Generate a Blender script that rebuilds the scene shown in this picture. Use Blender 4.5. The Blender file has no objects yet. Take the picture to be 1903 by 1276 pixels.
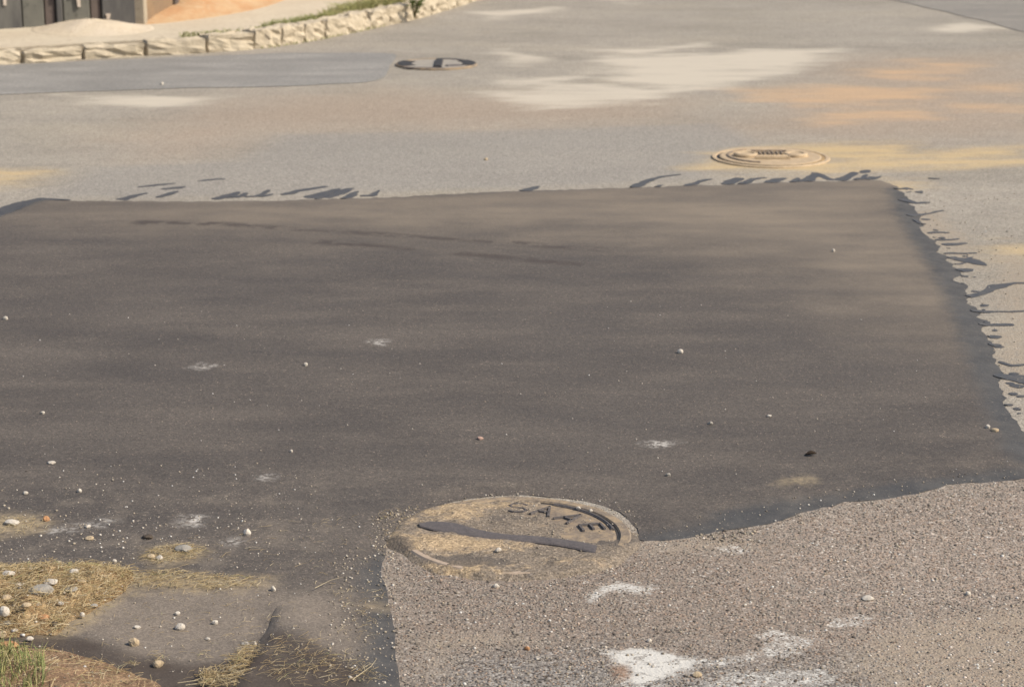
import bpy, bmesh, math, random
import numpy as np
from mathutils import Vector
from mathutils.geometry import delaunay_2d_cdt

random.seed(7)
rng = np.random.default_rng(11)
scene = bpy.context.scene
col = scene.collection

# ------------------------------------------------------------------ camera
W, H = 1903.0, 1276.0
FPX = 4000.0
CAM_H = 1.85
PITCH = math.radians(14.7)
cam = bpy.data.cameras.new('camera')
cam_o = bpy.data.objects.new('camera', cam)
col.objects.link(cam_o)
cam.sensor_fit = 'HORIZONTAL'
cam.sensor_width = 36.0
cam.lens = FPX / W * 36.0
cam.clip_start = 0.1
cam.clip_end = 2000
cam_o.location = (0, 0, CAM_H)
cam_o.rotation_euler = (math.pi / 2 - PITCH, 0, 0)
cam.dof.use_dof = True
cam.dof.focus_distance = 5.25
cam.dof.aperture_fstop = 8.0
scene.camera = cam_o

# ------------------------------------------------------------------ sky, sun, exposure
SUN_EL = math.radians(43)
SUN_AZ = math.radians(104)          # clockwise from +Y (away from the camera)
world = bpy.data.worlds.new('World')
scene.world = world
world.use_nodes = True
wn = world.node_tree
sky = wn.nodes.new('ShaderNodeTexSky')
sky.sky_type = 'NISHITA'
sky.sun_disc = False
sky.sun_elevation = SUN_EL
sky.sun_rotation = SUN_AZ
sky.dust_density = 2.5
wn.links.new(sky.outputs[0], wn.nodes['Background'].inputs[0])
wn.nodes['Background'].inputs[1].default_value = 0.11
sun = bpy.data.lights.new('sun', 'SUN')
sun.energy = 3.6
sun.angle = math.radians(0.6)
sun.color = (1.0, 0.90, 0.76)
sun_o = bpy.data.objects.new('sun', sun)
col.objects.link(sun_o)
sd = Vector((math.sin(SUN_AZ) * math.cos(SUN_EL), math.cos(SUN_AZ) * math.cos(SUN_EL), math.sin(SUN_EL)))
sun_o.rotation_euler = (-sd).to_track_quat('-Z', 'Y').to_euler()
sun_o.location = (8, 6, 12)
scene.view_settings.view_transform = 'Standard'
scene.view_settings.look = 'None'
scene.view_settings.exposure = 0.35
scene.view_settings.gamma = 1.0
scene.view_settings.use_curve_mapping = False
scene.cycles.use_denoising = True

# ------------------------------------------------------------------ helpers
def at(x, y, z=0.0):
    """point on the level z that the photograph shows at pixel x, y"""
    dx, dy = (x - W / 2) / FPX, (H / 2 - y) / FPX
    c, s = math.cos(PITCH), math.sin(PITCH)
    d = (dx, c + dy * s, -s + dy * c)
    t = (z - CAM_H) / d[2]
    return (d[0] * t, d[1] * t)

def ats(pts, z=0.0):
    return [at(x, y, z) for x, y in pts]

def hash2(ix, iy, seed):
    h = (ix.astype(np.int64) * 374761393 + iy.astype(np.int64) * 668265263 + seed * 1442695041) & 0xffffffff
    h = ((h ^ (h >> 13)) * 1274126177) & 0xffffffff
    h = h ^ (h >> 16)
    return (h & 0xffffff) / float(0xffffff)

def vnoise(x, y, seed=0):
    x = np.asarray(x, float); y = np.asarray(y, float)
    ix, iy = np.floor(x), np.floor(y)
    fx, fy = x - ix, y - iy
    fx = fx * fx * (3 - 2 * fx); fy = fy * fy * (3 - 2 * fy)
    ix = ix.astype(np.int64); iy = iy.astype(np.int64)
    a = hash2(ix, iy, seed); b = hash2(ix + 1, iy, seed)
    c = hash2(ix, iy + 1, seed); d = hash2(ix + 1, iy + 1, seed)
    return (a + (b - a) * fx) * (1 - fy) + (c + (d - c) * fx) * fy

def fbm(x, y, seed=0, octaves=4):
    v, a, t = 0.0, 1.0, 0.0
    for o in range(octaves):
        v = v + a * vnoise(np.asarray(x) * 2 ** o, np.asarray(y) * 2 ** o, seed + o * 17)
        t += a; a *= 0.5
    return v / t                      # 0..1

def sstep(a, b, v):
    t = np.clip((v - a) / (b - a), 0, 1)
    return t * t * (3 - 2 * t)

def densify(pts, step, closed=True, jitter=0.0, seed=0, jscale=8.0):
    """Catmull-free: even resampling of an outline with fractal wobble"""
    out = []
    n = len(pts)
    for i in range(n if closed else n - 1):
        p, q = np.array(pts[i]), np.array(pts[(i + 1) % n])
        k = max(1, int(np.linalg.norm(q - p) / step))
        for j in range(k):
            out.append(p + (q - p) * j / k)
    if not closed:
        out.append(np.array(pts[-1]))
    out = np.array(out)
    for _ in range(2):
        if closed:
            out = (np.roll(out, 1, 0) + 2 * out + np.roll(out, -1, 0)) / 4
        else:
            out[1:-1] = (out[:-2] + 2 * out[1:-1] + out[2:]) / 4
    if jitter:
        out[:, 0] += jitter * 2 * (fbm(out[:, 0] * jscale, out[:, 1] * jscale, seed) - 0.5)
        out[:, 1] += jitter * 2 * (fbm(out[:, 0] * jscale, out[:, 1] * jscale, seed + 91) - 0.5)
    return out

def sdf_poly(P, poly):
    """signed distance of points P (N,2) to a closed outline, negative inside"""
    poly = np.asarray(poly, float)
    d = np.full(len(P), 9.0)
    lo, hi = poly.min(0) - 1.2, poly.max(0) + 1.2
    sel = np.where((P[:, 0] > lo[0]) & (P[:, 0] < hi[0]) & (P[:, 1] > lo[1]) & (P[:, 1] < hi[1]))[0]
    if not len(sel):
        return d
    p = P[sel]
    best = np.full(len(p), 1e9)
    ins = np.zeros(len(p), bool)
    n = len(poly)
    for i in range(n):
        a, b = poly[i], poly[(i + 1) % n]
        e = b - a
        w = p - a
        t = np.clip((w @ e) / max(e @ e, 1e-12), 0, 1)
        q = w - t[:, None] * e
        best = np.minimum(best, (q ** 2).sum(1))
        c = ((a[1] > p[:, 1]) != (b[1] > p[:, 1]))
        if abs(e[1]) > 1e-12:
            ins ^= c & (p[:, 0] < a[0] + e[0] * (p[:, 1] - a[1]) / e[1])
    s = np.sqrt(best)
    d[sel] = np.where(ins, -s, s)
    return d

def sdf_line(P, line, width):
    line = np.asarray(line, float)
    best = np.full(len(P), 81.0)
    for i in range(len(line) - 1):
        a, b = line[i], line[i + 1]
        e = b - a; w = P - a
        t = np.clip((w @ e) / max(e @ e, 1e-12), 0, 1)
        best = np.minimum(best, ((w - t[:, None] * e) ** 2).sum(1))
    return np.sqrt(best) - width

def sdf_many(P, polys):
    d = np.full(len(P), 9.0)
    for q in polys:
        d = np.minimum(d, sdf_poly(P, ats(q)))
    return d

def tag(o, label=None, cat=None, group=None, kind=None):
    if label: o['label'] = label
    if cat: o['category'] = cat
    if group: o['group'] = group
    if kind: o['kind'] = kind
    return o

def empty(name, loc=(0, 0, 0)):
    o = bpy.data.objects.new(name, None)
    o.empty_display_size = 0.1
    o.location = loc
    col.objects.link(o)
    return o

def mesh_obj(name, verts, faces, mat, parent=None, smooth=True, attrs=None, loc=(0, 0, 0)):
    me = bpy.data.meshes.new(name)
    me.from_pydata([tuple(map(float, v)) for v in verts], [], [tuple(map(int, f)) for f in faces])
    if attrs:
        for k, v in attrs.items():
            a = me.attributes.new(k, 'FLOAT', 'POINT')
            a.data.foreach_set('value', np.asarray(v, np.float32))
    if smooth:
        me.polygons.foreach_set('use_smooth', [True] * len(me.polygons))
    me.materials.append(mat)
    me.update()
    o = bpy.data.objects.new(name, me)
    o.location = loc
    col.objects.link(o)
    if parent is not None:
        o.parent = parent
    return o

def bm_obj(name, bm, mat, parent=None, smooth=False, loc=(0, 0, 0)):
    me = bpy.data.meshes.new(name)
    bm.normal_update()
    bm.to_mesh(me); bm.free()
    if smooth:
        me.polygons.foreach_set('use_smooth', [True] * len(me.polygons))
    me.materials.append(mat)
    o = bpy.data.objects.new(name, me)
    o.location = loc
    col.objects.link(o)
    if parent is not None:
        o.parent = parent
    return o

def slab(name, outline, spacing, zfun, mat, attr_fun=None, skirt=0.012, parent=None):
    """a sheet with a real rim: outline filled with an interior grid, heights from zfun, rim turned down"""
    outline = np.asarray(outline, float)
    lo, hi = outline.min(0), outline.max(0)
    gx, gy = np.meshgrid(np.arange(lo[0], hi[0], spacing), np.arange(lo[1], hi[1], spacing))
    G = np.stack([gx.ravel(), gy.ravel()], 1)
    G += rng.uniform(-0.2, 0.2, G.shape) * spacing
    G = G[sdf_poly(G, outline) < -spacing * 0.45]
    pts = [Vector(p) for p in outline] + [Vector(p) for p in G]
    n = len(outline)
    v2, e2, f2, ov, oe, of = delaunay_2d_cdt(pts, [], [list(range(n))], 1, 1e-6)
    V = np.array([[v.x, v.y] for v in v2])
    Z = zfun(V)
    verts = [(V[i, 0], V[i, 1], Z[i]) for i in range(len(V))]
    faces = []
    edge_count = {}
    for f in f2:
        a = V[list(f)]
        area = 0.5 * sum(a[i][0] * a[(i + 1) % len(a)][1] - a[(i + 1) % len(a)][0] * a[i][1] for i in range(len(a)))
        f = list(f) if area > 0 else list(f)[::-1]
        faces.append(f)
        for i in range(len(f)):
            edge_count[(f[i], f[(i + 1) % len(f)])] = 1
    nv = len(verts)
    low = {}
    for (a, b) in list(edge_count):
        if (b, a) not in edge_count:
            for k in (a, b):
                if k not in low:
                    low[k] = len(verts)
                    verts.append((V[k, 0], V[k, 1], Z[k]))
                    verts.append((V[k, 0], V[k, 1], Z[k] - skirt))
            faces.append([low[b], low[a], low[a] + 1, low[b] + 1])
    attrs = None
    if attr_fun:
        A = np.array([[v[0], v[1]] for v in verts])
        attrs = attr_fun(A)
    return mesh_obj(name, verts, faces, mat, parent, True, attrs)

# ------------------------------------------------------------------ material helper
class M:
    def __init__(self, name):
        self.m = bpy.data.materials.new(name)
        self.m.use_nodes = True
        self.t = self.m.node_tree
        self.b = self.t.nodes['Principled BSDF']
        self.co = self.t.nodes.new('ShaderNodeTexCoord').outputs['Object']
    def n(self, kind): return self.t.nodes.new(kind)
    def link(self, a, b): self.t.links.new(a, b)
    def put(self, sock, v):
        if isinstance(v, bpy.types.NodeSocket): self.link(v, sock)
        elif isinstance(v, (tuple, list)) and len(v) == 3 and sock.type == 'RGBA': sock.default_value = (*v, 1)
        else: sock.default_value = v
    def attr(self, name):
        a = self.n('ShaderNodeAttribute'); a.attribute_name = name
        return a.outputs['Fac']
    def mapping(self, scale):
        mp = self.n('ShaderNodeMapping'); mp.inputs['Scale'].default_value = scale
        self.link(self.co, mp.inputs['Vector'])
        return mp.outputs[0]
    def noise(self, scale, detail=4, rough=0.55, vec=None, dist=0.0):
        k = self.n('ShaderNodeTexNoise')
        k.inputs['Scale'].default_value = scale; k.inputs['Detail'].default_value = detail
        k.inputs['Roughness'].default_value = rough; k.inputs['Distortion'].default_value = dist
        self.link(vec or self.co, k.inputs['Vector'])
        return k.outputs['Fac']
    def vor(self, scale, out='Distance', vec=None, feature='F1', rand=1.0):
        k = self.n('ShaderNodeTexVoronoi'); k.feature = feature
        k.inputs['Scale'].default_value = scale
        k.inputs['Randomness'].default_value = rand
        self.link(vec or self.co, k.inputs['Vector'])
        return k.outputs[out]
    def math(self, op, a, b=0.0, c=None):
        k = self.n('ShaderNodeMath'); k.operation = op
        self.put(k.inputs[0], a); self.put(k.inputs[1], b)
        if c is not None: self.put(k.inputs[2], c)
        return k.outputs[0]
    def rng(self, v, a, b, lo=0.0, hi=1.0, smooth=True):
        k = self.n('ShaderNodeMapRange')
        k.interpolation_type = 'SMOOTHSTEP' if smooth else 'LINEAR'
        self.put(k.inputs['Value'], v)
        k.inputs['From Min'].default_value = a; k.inputs['From Max'].default_value = b
        k.inputs['To Min'].default_value = lo; k.inputs['To Max'].default_value = hi
        return k.outputs[0]
    def mix(self, f, a, b, mode='MIX'):
        k = self.n('ShaderNodeMix'); k.data_type = 'RGBA'; k.blend_type = mode
        self.put(k.inputs[0], f); self.put(k.inputs[6], a); self.put(k.inputs[7], b)
        return k.outputs[2]
    def ramp(self, v, stops, interp='LINEAR'):
        k = self.n('ShaderNodeValToRGB'); k.color_ramp.interpolation = interp
        e = k.color_ramp.elements
        while len(e) < len(stops): e.new(0.5)
        for i, (p, c) in enumerate(stops):
            e[i].position = p; e[i].color = (*c, 1)
        self.put(k.inputs[0], v)
        return k.outputs[0]
    def chan(self, c, i=0):
        k = self.n('ShaderNodeSeparateColor'); self.link(c, k.inputs[0])
        return k.outputs[i]
    def mask(self, name, noise, amp, soft, bias=0.0):
        """area stored as a distance to its outline, its edge broken up by noise"""
        d = self.attr(name)
        d = self.math('MULTIPLY_ADD', self.math('SUBTRACT', noise, 0.5), amp, d)
        return self.rng(d, soft + bias, -soft + bias)
    def bump(self, h, strength=0.6, dist=0.004, normal=None):
        k = self.n('ShaderNodeBump')
        k.inputs['Strength'].default_value = strength; k.inputs['Distance'].default_value = dist
        self.link(h, k.inputs['Height'])
        if normal is not None: self.link(normal, k.inputs['Normal'])
        return k.outputs[0]
    def done(self, color, rough=0.9, normal=None, spec=0.3, metal=0.0):
        self.put(self.b.inputs['Base Color'], color)
        self.put(self.b.inputs['Roughness'], rough)
        self.b.inputs['Specular IOR Level'].default_value = spec
        self.b.inputs['Metallic'].default_value = metal
        if normal is not None: self.link(normal, self.b.inputs['Normal'])
        return self.m

def stone_mat(name, c1, c2, scale=60, bump=0.5):
    m = M(name)
    n1 = m.noise(scale, 5, 0.65)
    n2 = m.noise(scale * 4, 3)
    c = m.mix(m.rng(n1, 0.3, 0.7), c1, c2)
    c = m.mix(m.rng(n2, 0.6, 0.75), c, tuple(v * 0.55 for v in c1))
    return m.done(c, 0.9, m.bump(m.math('ADD', n1, n2), bump, 0.003), 0.2)

# ------------------------------------------------------------------ outlines of the place
N1 = at(958, 997)            # near manhole
N2 = at(1432, 294)           # second manhole
N3 = at(811, 121.5)          # far manhole
R1 = 0.292

PATCH_PX = [(62, 372), (250, 374), (450, 375), (700, 368), (950, 356), (1150, 350), (1300, 345), (1500, 338),
            (1630, 334), (1668, 346), (1692, 382), (1714, 420), (1745, 460), (1764, 486), (1782, 522), (1800, 552), (1820, 600), (1838, 634), (1854, 668),
            (1862, 715), (1870, 765), (1900, 800), (1940, 835), (1965, 872), (1900, 888), (1800, 898), (1700, 912), (1600, 932), (1500, 950), (1400, 972),
            (1330, 990), (1260, 1000), (1190, 1006), (1178, 975), (1140, 945), (1070, 926), (960, 919), (850, 929), (775, 954),
            (732, 985), (712, 1030), (714, 1060), (720, 1100), (728, 1160), (733, 1220), (740, 1276), (752, 1420),
            (400, 1480), (-200, 1480), (-700, 1300), (-900, 900), (-700, 560), (-250, 450), (0, 396)]
def rag(pts):
    pts = np.asarray(pts)
    side = (pts[:, 0] > 0.9).astype(float) * (pts[:, 1] > 5.6) + 0.25 + 1.1 * ((pts[:, 0] > 0.3) & (pts[:, 1] < 6.0))
    for (amp, sc, sd_) in ((0.030, 9, 301), (0.016, 26, 302)):
        pts = pts + np.stack([amp * 2 * side * (fbm(pts[:, 0] * sc * 0.4, pts[:, 1] * sc, sd_) - 0.5), amp * side * (fbm(pts[:, 0] * sc, pts[:, 1] * sc, sd_ + 40) - 0.5)], 1)
    return pts
PATCH = rag(densify(ats(PATCH_PX), 0.028, jitter=0.012, seed=3, jscale=9))

def patch_z(P, margin=0.0):
    d = -sdf_poly(P, PATCH) + margin
    und = 0.004 * (fbm(P[:, 0] * 1.7, P[:, 1] * 1.7, 5, 3) - 0.5)
    return np.where(d > 0, 0.0025 + (0.0085 + und) * sstep(0.0, 0.09, d), 0.0)

# low lap of a second asphalt pass at the near left
LAP_PX = [(517, 1128), (500, 1175), (478, 1215), (455, 1250), (432, 1290), (400, 1360), (600, 1400), (700, 1330), (690, 1240),
          (640, 1180), (580, 1140)]
LAP = densify(ats(LAP_PX), 0.03, jitter=0.006, seed=8, jscale=14)
LAP_EDGE = ats([(517, 1128), (500, 1175), (478, 1215), (455, 1250), (432, 1290), (400, 1360)])

def lap_z(P):
    d = -sdf_poly(P, LAP)
    e = sdf_line(P, LAP_EDGE, 0.0)
    far = np.clip(1 - e / 0.26, 0, 1)
    return np.where(d > 0, 0.002 + 0.010 * far * sstep(0.0, 0.012, d) * sstep(4.80, 4.40, P[:, 1]), 0.0)

def surf_z(x, y):
    P = np.array([[x, y]])
    return float(max(patch_z(P)[0], 0) + (lap_z(P)[0] if True else 0))

# ------------------------------------------------------------------ materials: road
def road_material():
    m = M('old_asphalt')
    big = m.noise(0.9, 5, 0.6)
    mid = m.noise(7, 6, 0.65)
    fine = m.noise(45, 4, 0.6)
    edge = m.noise(14, 6, 0.7)
    edge_far = m.noise(2.2, 6, 0.7)
    streak = m.noise(3.0, 5, 0.6, m.mapping((0.5, 1.6, 1)))
    wisp = m.noise(3.2, 7, 0.66, m.mapping((0.5, 1.1, 1)))
    cell = m.vor(150, 'Color')
    celld = m.vor(150, 'Distance')
    cell2 = m.vor(75, 'Color')
    cell2d = m.vor(75, 'Distance')
    r = m.chan(cell, 0); g = m.chan(cell, 1)
    base = m.ramp(big, [(0.3, (0.31, 0.28, 0.228)), (0.55, (0.352, 0.318, 0.265)), (0.75, (0.38, 0.342, 0.283))])
    base = m.mix(m.rng(mid, 0.35, 0.7, 0, 0.35), base, (0.26, 0.235, 0.205))
    wide = m.noise(1.6, 6, 0.62, m.mapping((0.35, 1.0, 1)))
    base = m.mix(1.0, base, m.ramp(wide, [(0.3, (0.86, 0.855, 0.85)), (0.5, (1, 1, 1)), (0.72, (1.12, 1.10, 1.06))]), 'MULTIPLY')
    pink = m.mask('pink', edge_far, 0.9, 0.55)
    base = m.mix(m.math('MULTIPLY', pink, 0.75), base, (0.37, 0.295, 0.225))
    grey = m.mask('grey', edge_far, 0.25, 0.10)
    base = m.mix(m.math('MULTIPLY', grey, 0.62), base, (0.29, 0.272, 0.245))
    # coarse worn aggregate near the camera
    coarse = m.mask('coarse', edge, 0.25, 0.25)
    cbase = m.ramp(r, [(0.0, (0.10, 0.085, 0.072)), (0.16, (0.165, 0.14, 0.118)), (0.5, (0.215, 0.182, 0.152)),
                       (0.8, (0.275, 0.232, 0.195)), (0.95, (0.33, 0.283, 0.238)), (1.0, (0.46, 0.42, 0.37))])
    ctint = m.mix(m.rng(g, 0.62, 0.9, 0, 0.5), cbase, (0.30, 0.22, 0.165))
    ctint = m.mix(m.rng(mid, 0.3, 0.75, 0, 0.35), ctint, (0.27, 0.22, 0.175))
    lite = m.mask('lite', edge_far, 0.8, 0.5)
    ctint = m.mix(m.math('MULTIPLY', lite, 0.6), ctint, m.mix(1.0, ctint, (1.5, 1.5, 1.5), 'MULTIPLY'))
    agg = m.ramp(r, [(0.0, (0.55, 0.55, 0.55)), (0.25, (0.85, 0.85, 0.85)), (0.7, (1.05, 1.05, 1.05)), (1.0, (1.35, 1.35, 1.35))])
    base = m.mix(0.75, base, m.mix(1.0, base, agg, 'MULTIPLY'))
    c = m.mix(coarse, base, ctint)
    # grey, blacker stones where the fines have washed out
    wash = m.mask('washed', edge, 0.30, 0.12)
    c2 = m.ramp(r, [(0.0, (0.055, 0.052, 0.05)), (0.3, (0.17, 0.158, 0.145)), (0.6, (0.25, 0.232, 0.21)), (0.85, (0.32, 0.30, 0.27)), (1.0, (0.40, 0.38, 0.35))])
    c = m.mix(m.math('MULTIPLY', wash, 0.8), c, c2)
    # pits
    pit = m.rng(m.noise(95, 3, 0.7), 0.34, 0.27)
    pit = m.math('MULTIPLY', pit, m.rng(coarse, 0, 1, 0.25, 0.9))
    c = m.mix(pit, c, (0.05, 0.042, 0.036))
    # dust, sand and lime lying on it
    cream = m.mask('cream', wisp, 0.95, 0.18, 0.0)
    cream = m.math('MULTIPLY', cream, m.rng(streak, 0.25, 0.55, 0.55, 1.0))
    c = m.mix(m.math('MULTIPLY', cream, 0.92), c, (0.53, 0.475, 0.385))
    org = m.math('MULTIPLY', m.mask('orange', wisp, 1.0, 0.25, 0.02), m.rng(streak, 0.3, 0.6, 0.45, 1.0))
    c = m.mix(m.math('MULTIPLY', org, 0.85), c, (0.55, 0.375, 0.225))
    yel = m.math('MULTIPLY', m.mask('yellow', wisp, 0.8, 0.18), m.rng(streak, 0.36, 0.56, 0.35, 1.0))
    c = m.mix(m.math('MULTIPLY', yel, 0.72), c, (0.56, 0.41, 0.205))
    tan = m.math('MULTIPLY', m.mask('tan', edge, 0.22, 0.07), m.rng(fine, 0.35, 0.6, 0.35, 1.0))
    c = m.mix(m.math('MULTIPLY', tan, 0.75), c, (0.345, 0.285, 0.215))
    whf = m.mask('lime', edge, 0.13, 0.012)
    whb = m.rng(m.math('ADD', m.math('MULTIPLY', fine, 0.6), m.math('MULTIPLY', celld, 0.35)), 0.38, 0.48, 1.0, 0.25)
    wh = m.math('MULTIPLY', whf, m.math('MAXIMUM', whb, m.mask('limecore', edge, 0.10, 0.02)))
    ridge = m.math('ABSOLUTE', m.math('SUBTRACT', m.noise(9, 5, 0.6, m.mapping((0.8, 1.3, 1))), 0.5))
    crack = m.math('MULTIPLY', m.rng(ridge, 0.004, 0.014), m.rng(m.noise(38, 5, 0.7), 0.30, 0.40))
    wh = m.math('MULTIPLY', wh, m.math('MAXIMUM', crack, 0.35))
    c = m.mix(m.math('MULTIPLY', wh, 0.95), c, (0.58, 0.565, 0.52))
    rust = m.mask('rust', edge, 0.05, 0.02)
    c = m.mix(m.math('MULTIPLY', rust, 0.85), c, (0.25, 0.115, 0.045))
    h = m.math('SUBTRACT', m.math('MULTIPLY', r, 0.7), m.math('MULTIPLY', celld, 0.7))
    h = m.math('ADD', h, m.math('MULTIPLY', m.chan(cell2, 1), 0.5))
    h = m.math('SUBTRACT', h, m.math('MULTIPLY', pit, 1.2))
    flat = m.math('MAXIMUM', cream, m.math('MAXIMUM', yel, m.math('MULTIPLY', wh, 0.8)))
    h = m.math('MULTIPLY', h, m.rng(flat, 0, 1, 1.0, 0.35))
    h = m.math('ADD', h, m.math('MULTIPLY', fine, 0.5))
    return m.done(c, 0.92, m.bump(h, 0.75, 0.004), 0.25)

def patch_material(name, dark, light, dusty, attrs=True, bumpd=0.0022):
    m = M(name)
    big = m.noise(1.3, 5, 0.6)
    streak = m.noise(2.6, 6, 0.6, m.mapping((0.55, 1.7, 1)))
    mid = m.noise(9, 6, 0.7)
    fine = m.noise(70, 4, 0.65)
    grain = m.vor(260, 'Color')
    gd = m.vor(260, 'Distance')
    r = m.chan(grain, 0)
    c = m.mix(m.rng(big, 0.3, 0.7), dark, light)
    c = m.mix(m.rng(streak, 0.42, 0.72, 0, 0.7), c, tuple(v * 1.32 for v in light))
    c = m.mix(m.rng(streak, 0.46, 0.25, 0, 0.6), c, tuple(v * 0.82 for v in dark))
    c = m.mix(1.0, c, m.ramp(r, [(0.0, (0.7, 0.7, 0.7)), (0.5, (1, 1, 1)), (0.9, (1.15, 1.15, 1.15)), (0.985, (1.5, 1.45, 1.4)), (1.0, (2.6, 2.4, 2.2))]), 'MULTIPLY')
    c = m.mix(1.0, c, m.ramp(fine, [(0.3, (0.86, 0.86, 0.86)), (0.7, (1.12, 1.12, 1.12))]), 'MULTIPLY')
    if attrs:
        ef = m.noise(2.4, 6, 0.7)
        ed = m.noise(16, 6, 0.72)
        dust = m.mask('dust', ef, 1.1, 0.75)
        c = m.mix(m.math('MULTIPLY', dust, m.rng(streak, 0.25, 0.7, 0.55, 1.0)), c, dusty)
        scuff = m.math('MULTIPLY', m.mask('scuff', ef, 0.14, 0.035), m.rng(mid, 0.40, 0.55))
        c = m.mix(m.math('MULTIPLY', scuff, 0.9), c, (0.062, 0.049, 0.041))
        # sandy wear and fine crumbs near the lower left and along the near edge
        grit = m.mask('grit', ed, 0.5, 0.35)
        specks = m.rng(m.noise(150, 2, 0.6), 0.62, 0.72)
        c = m.mix(m.math('MULTIPLY', grit, m.math('MULTIPLY', specks, m.rng(mid, 0.35, 0.6, 0.15, 0.9))), c, (0.42, 0.36, 0.28))
        c = m.mix(m.math('MULTIPLY', grit, m.rng(mid, 0.48, 0.72, 0, 0.45)), c, (0.24, 0.20, 0.155))
        worn = m.math('MULTIPLY', m.mask('worn', ed, 0.10, 0.06), m.rng(mid, 0.25, 0.6, 0.6, 1.0))
        c = m.mix(m.math('MULTIPLY', worn, 0.85), c, m.mix(m.rng(r, 0.2, 0.9), (0.185, 0.154, 0.122), (0.26, 0.217, 0.172)))
        sand = m.math('MULTIPLY', m.mask('sand', ed, 0.16, 0.05), m.rng(fine, 0.3, 0.62, 0.35, 1.0))
        c = m.mix(m.math('MULTIPLY', sand, 0.85), c, (0.36, 0.285, 0.175))
        dark_zone = m.mask('dark_zone', ed, 0.07, 0.028, 0.01)  # soft-edged dark brown tone over the near left asphalt
        c = m.mix(m.math('MULTIPLY', dark_zone, m.rng(mid, 0.3, 0.65, 0.92, 0.6)), c, (0.058, 0.043, 0.033))
        tarm = m.mask('tar', ed, 0.10, 0.045)
        tarc = m.mix(m.rng(mid, 0.35, 0.65), (0.050, 0.051, 0.053), (0.080, 0.078, 0.075))
        tarc = m.mix(m.rng(m.noise(110, 3, 0.6), 0.62, 0.74, 0, 0.7), tarc, (0.27, 0.235, 0.19))
        c = m.mix(m.math('MULTIPLY', tarm, 0.93), c, tarc)
        chalk = m.math('MULTIPLY', m.mask('chalk', ed, 0.09, 0.03), m.rng(m.noise(60, 5, 0.7), 0.42, 0.58))
        c = m.mix(m.math('MULTIPLY', chalk, 0.9), c, (0.56, 0.53, 0.48))
    h = m.math('ADD', m.math('MULTIPLY', r, 0.5), m.math('MULTIPLY', fine, 1.0))
    h = m.math('ADD', h, m.math('MULTIPLY', mid, 1.2))
    return m.done(c, m.rng(streak, 0.3, 0.7, 0.72, 0.9), m.bump(h, 0.6, bumpd), 0.4)

mat_road = road_material()
mat_patch = patch_material('new_asphalt', (0.080, 0.0685, 0.0590), (0.097, 0.083, 0.0705), (0.225, 0.185, 0.138))
mat_patch2 = patch_material('grey_asphalt', (0.225, 0.216, 0.198), (0.24, 0.23, 0.21), (0.3, 0.28, 0.25), False, 0.001)
mat_patch3 = patch_material('side_asphalt', (0.215, 0.198, 0.17), (0.235, 0.216, 0.186), (0.3, 0.28, 0.25), False, 0.001)
mat_lap = patch_material('lap_asphalt', (0.075, 0.065, 0.056), (0.115, 0.10, 0.086), (0.2, 0.17, 0.13), False, 0.004)

def tar_material():
    m = M('tar')
    n = m.noise(30, 5, 0.65); f = m.noise(160, 3, 0.6)
    c = m.mix(m.rng(n, 0.35, 0.7), (0.058, 0.058, 0.060), (0.094, 0.091, 0.088))
    c = m.mix(m.rng(f, 0.66, 0.78, 0, 0.6), c, (0.27, 0.24, 0.20))
    return m.done(c, m.rng(n, 0.3, 0.7, 0.5, 0.75), m.bump(m.math('ADD', n, f), 0.5, 0.002), 0.45)
mat_tar = tar_material()

def dirt_material(name, a, b, c_, scale=8, gravel=True):
    m = M(name)
    n1 = m.noise(scale, 6, 0.65); n2 = m.noise(scale * 7, 4, 0.6)
    c = m.mix(m.rng(n1, 0.35, 0.65), a, b)
    c = m.mix(m.rng(n2, 0.52, 0.72, 0, 0.8), c, c_)
    if gravel:
        v = m.chan(m.vor(scale * 18, 'Color'), 0)
        c = m.mix(1.0, c, m.ramp(v, [(0, (0.65, 0.65, 0.65)), (0.6, (1, 1, 1)), (1, (1.35, 1.35, 1.35))]), 'MULTIPLY')
    return m.done(c, 0.95, m.bump(m.math('ADD', n1, n2), 0.7, 0.01), 0.15)

mat_sidewalk = dirt_material('sandy_sidewalk', (0.50, 0.43, 0.325), (0.54, 0.475, 0.365), (0.44, 0.37, 0.28), 2.5, False)
mat_orange_soil = dirt_material('orange_soil', (0.46, 0.27, 0.14), (0.50, 0.345, 0.20), (0.50, 0.39, 0.26), 4, False)
mat_soil = dirt_material('red_brown_soil', (0.19, 0.12, 0.075), (0.29, 0.195, 0.12), (0.36, 0.27, 0.17), 14)
mat_sandpile = dirt_material('pale_sand', (0.55, 0.47, 0.35), (0.58, 0.50, 0.39), (0.48, 0.38, 0.27), 5, False)
mat_ground = dirt_material('dry_ground', (0.30, 0.25, 0.17), (0.36, 0.29, 0.19), (0.22, 0.2, 0.1), 0.6)

# ------------------------------------------------------------------ ground and road
g = mesh_obj('ground', [(-400, -60, -0.06), (400, -60, -0.06), (400, 900, -0.06), (-400, 900, -0.06)], [(0, 1, 2, 3)], mat_ground, None, False)
tag(g, kind='structure')

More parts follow.
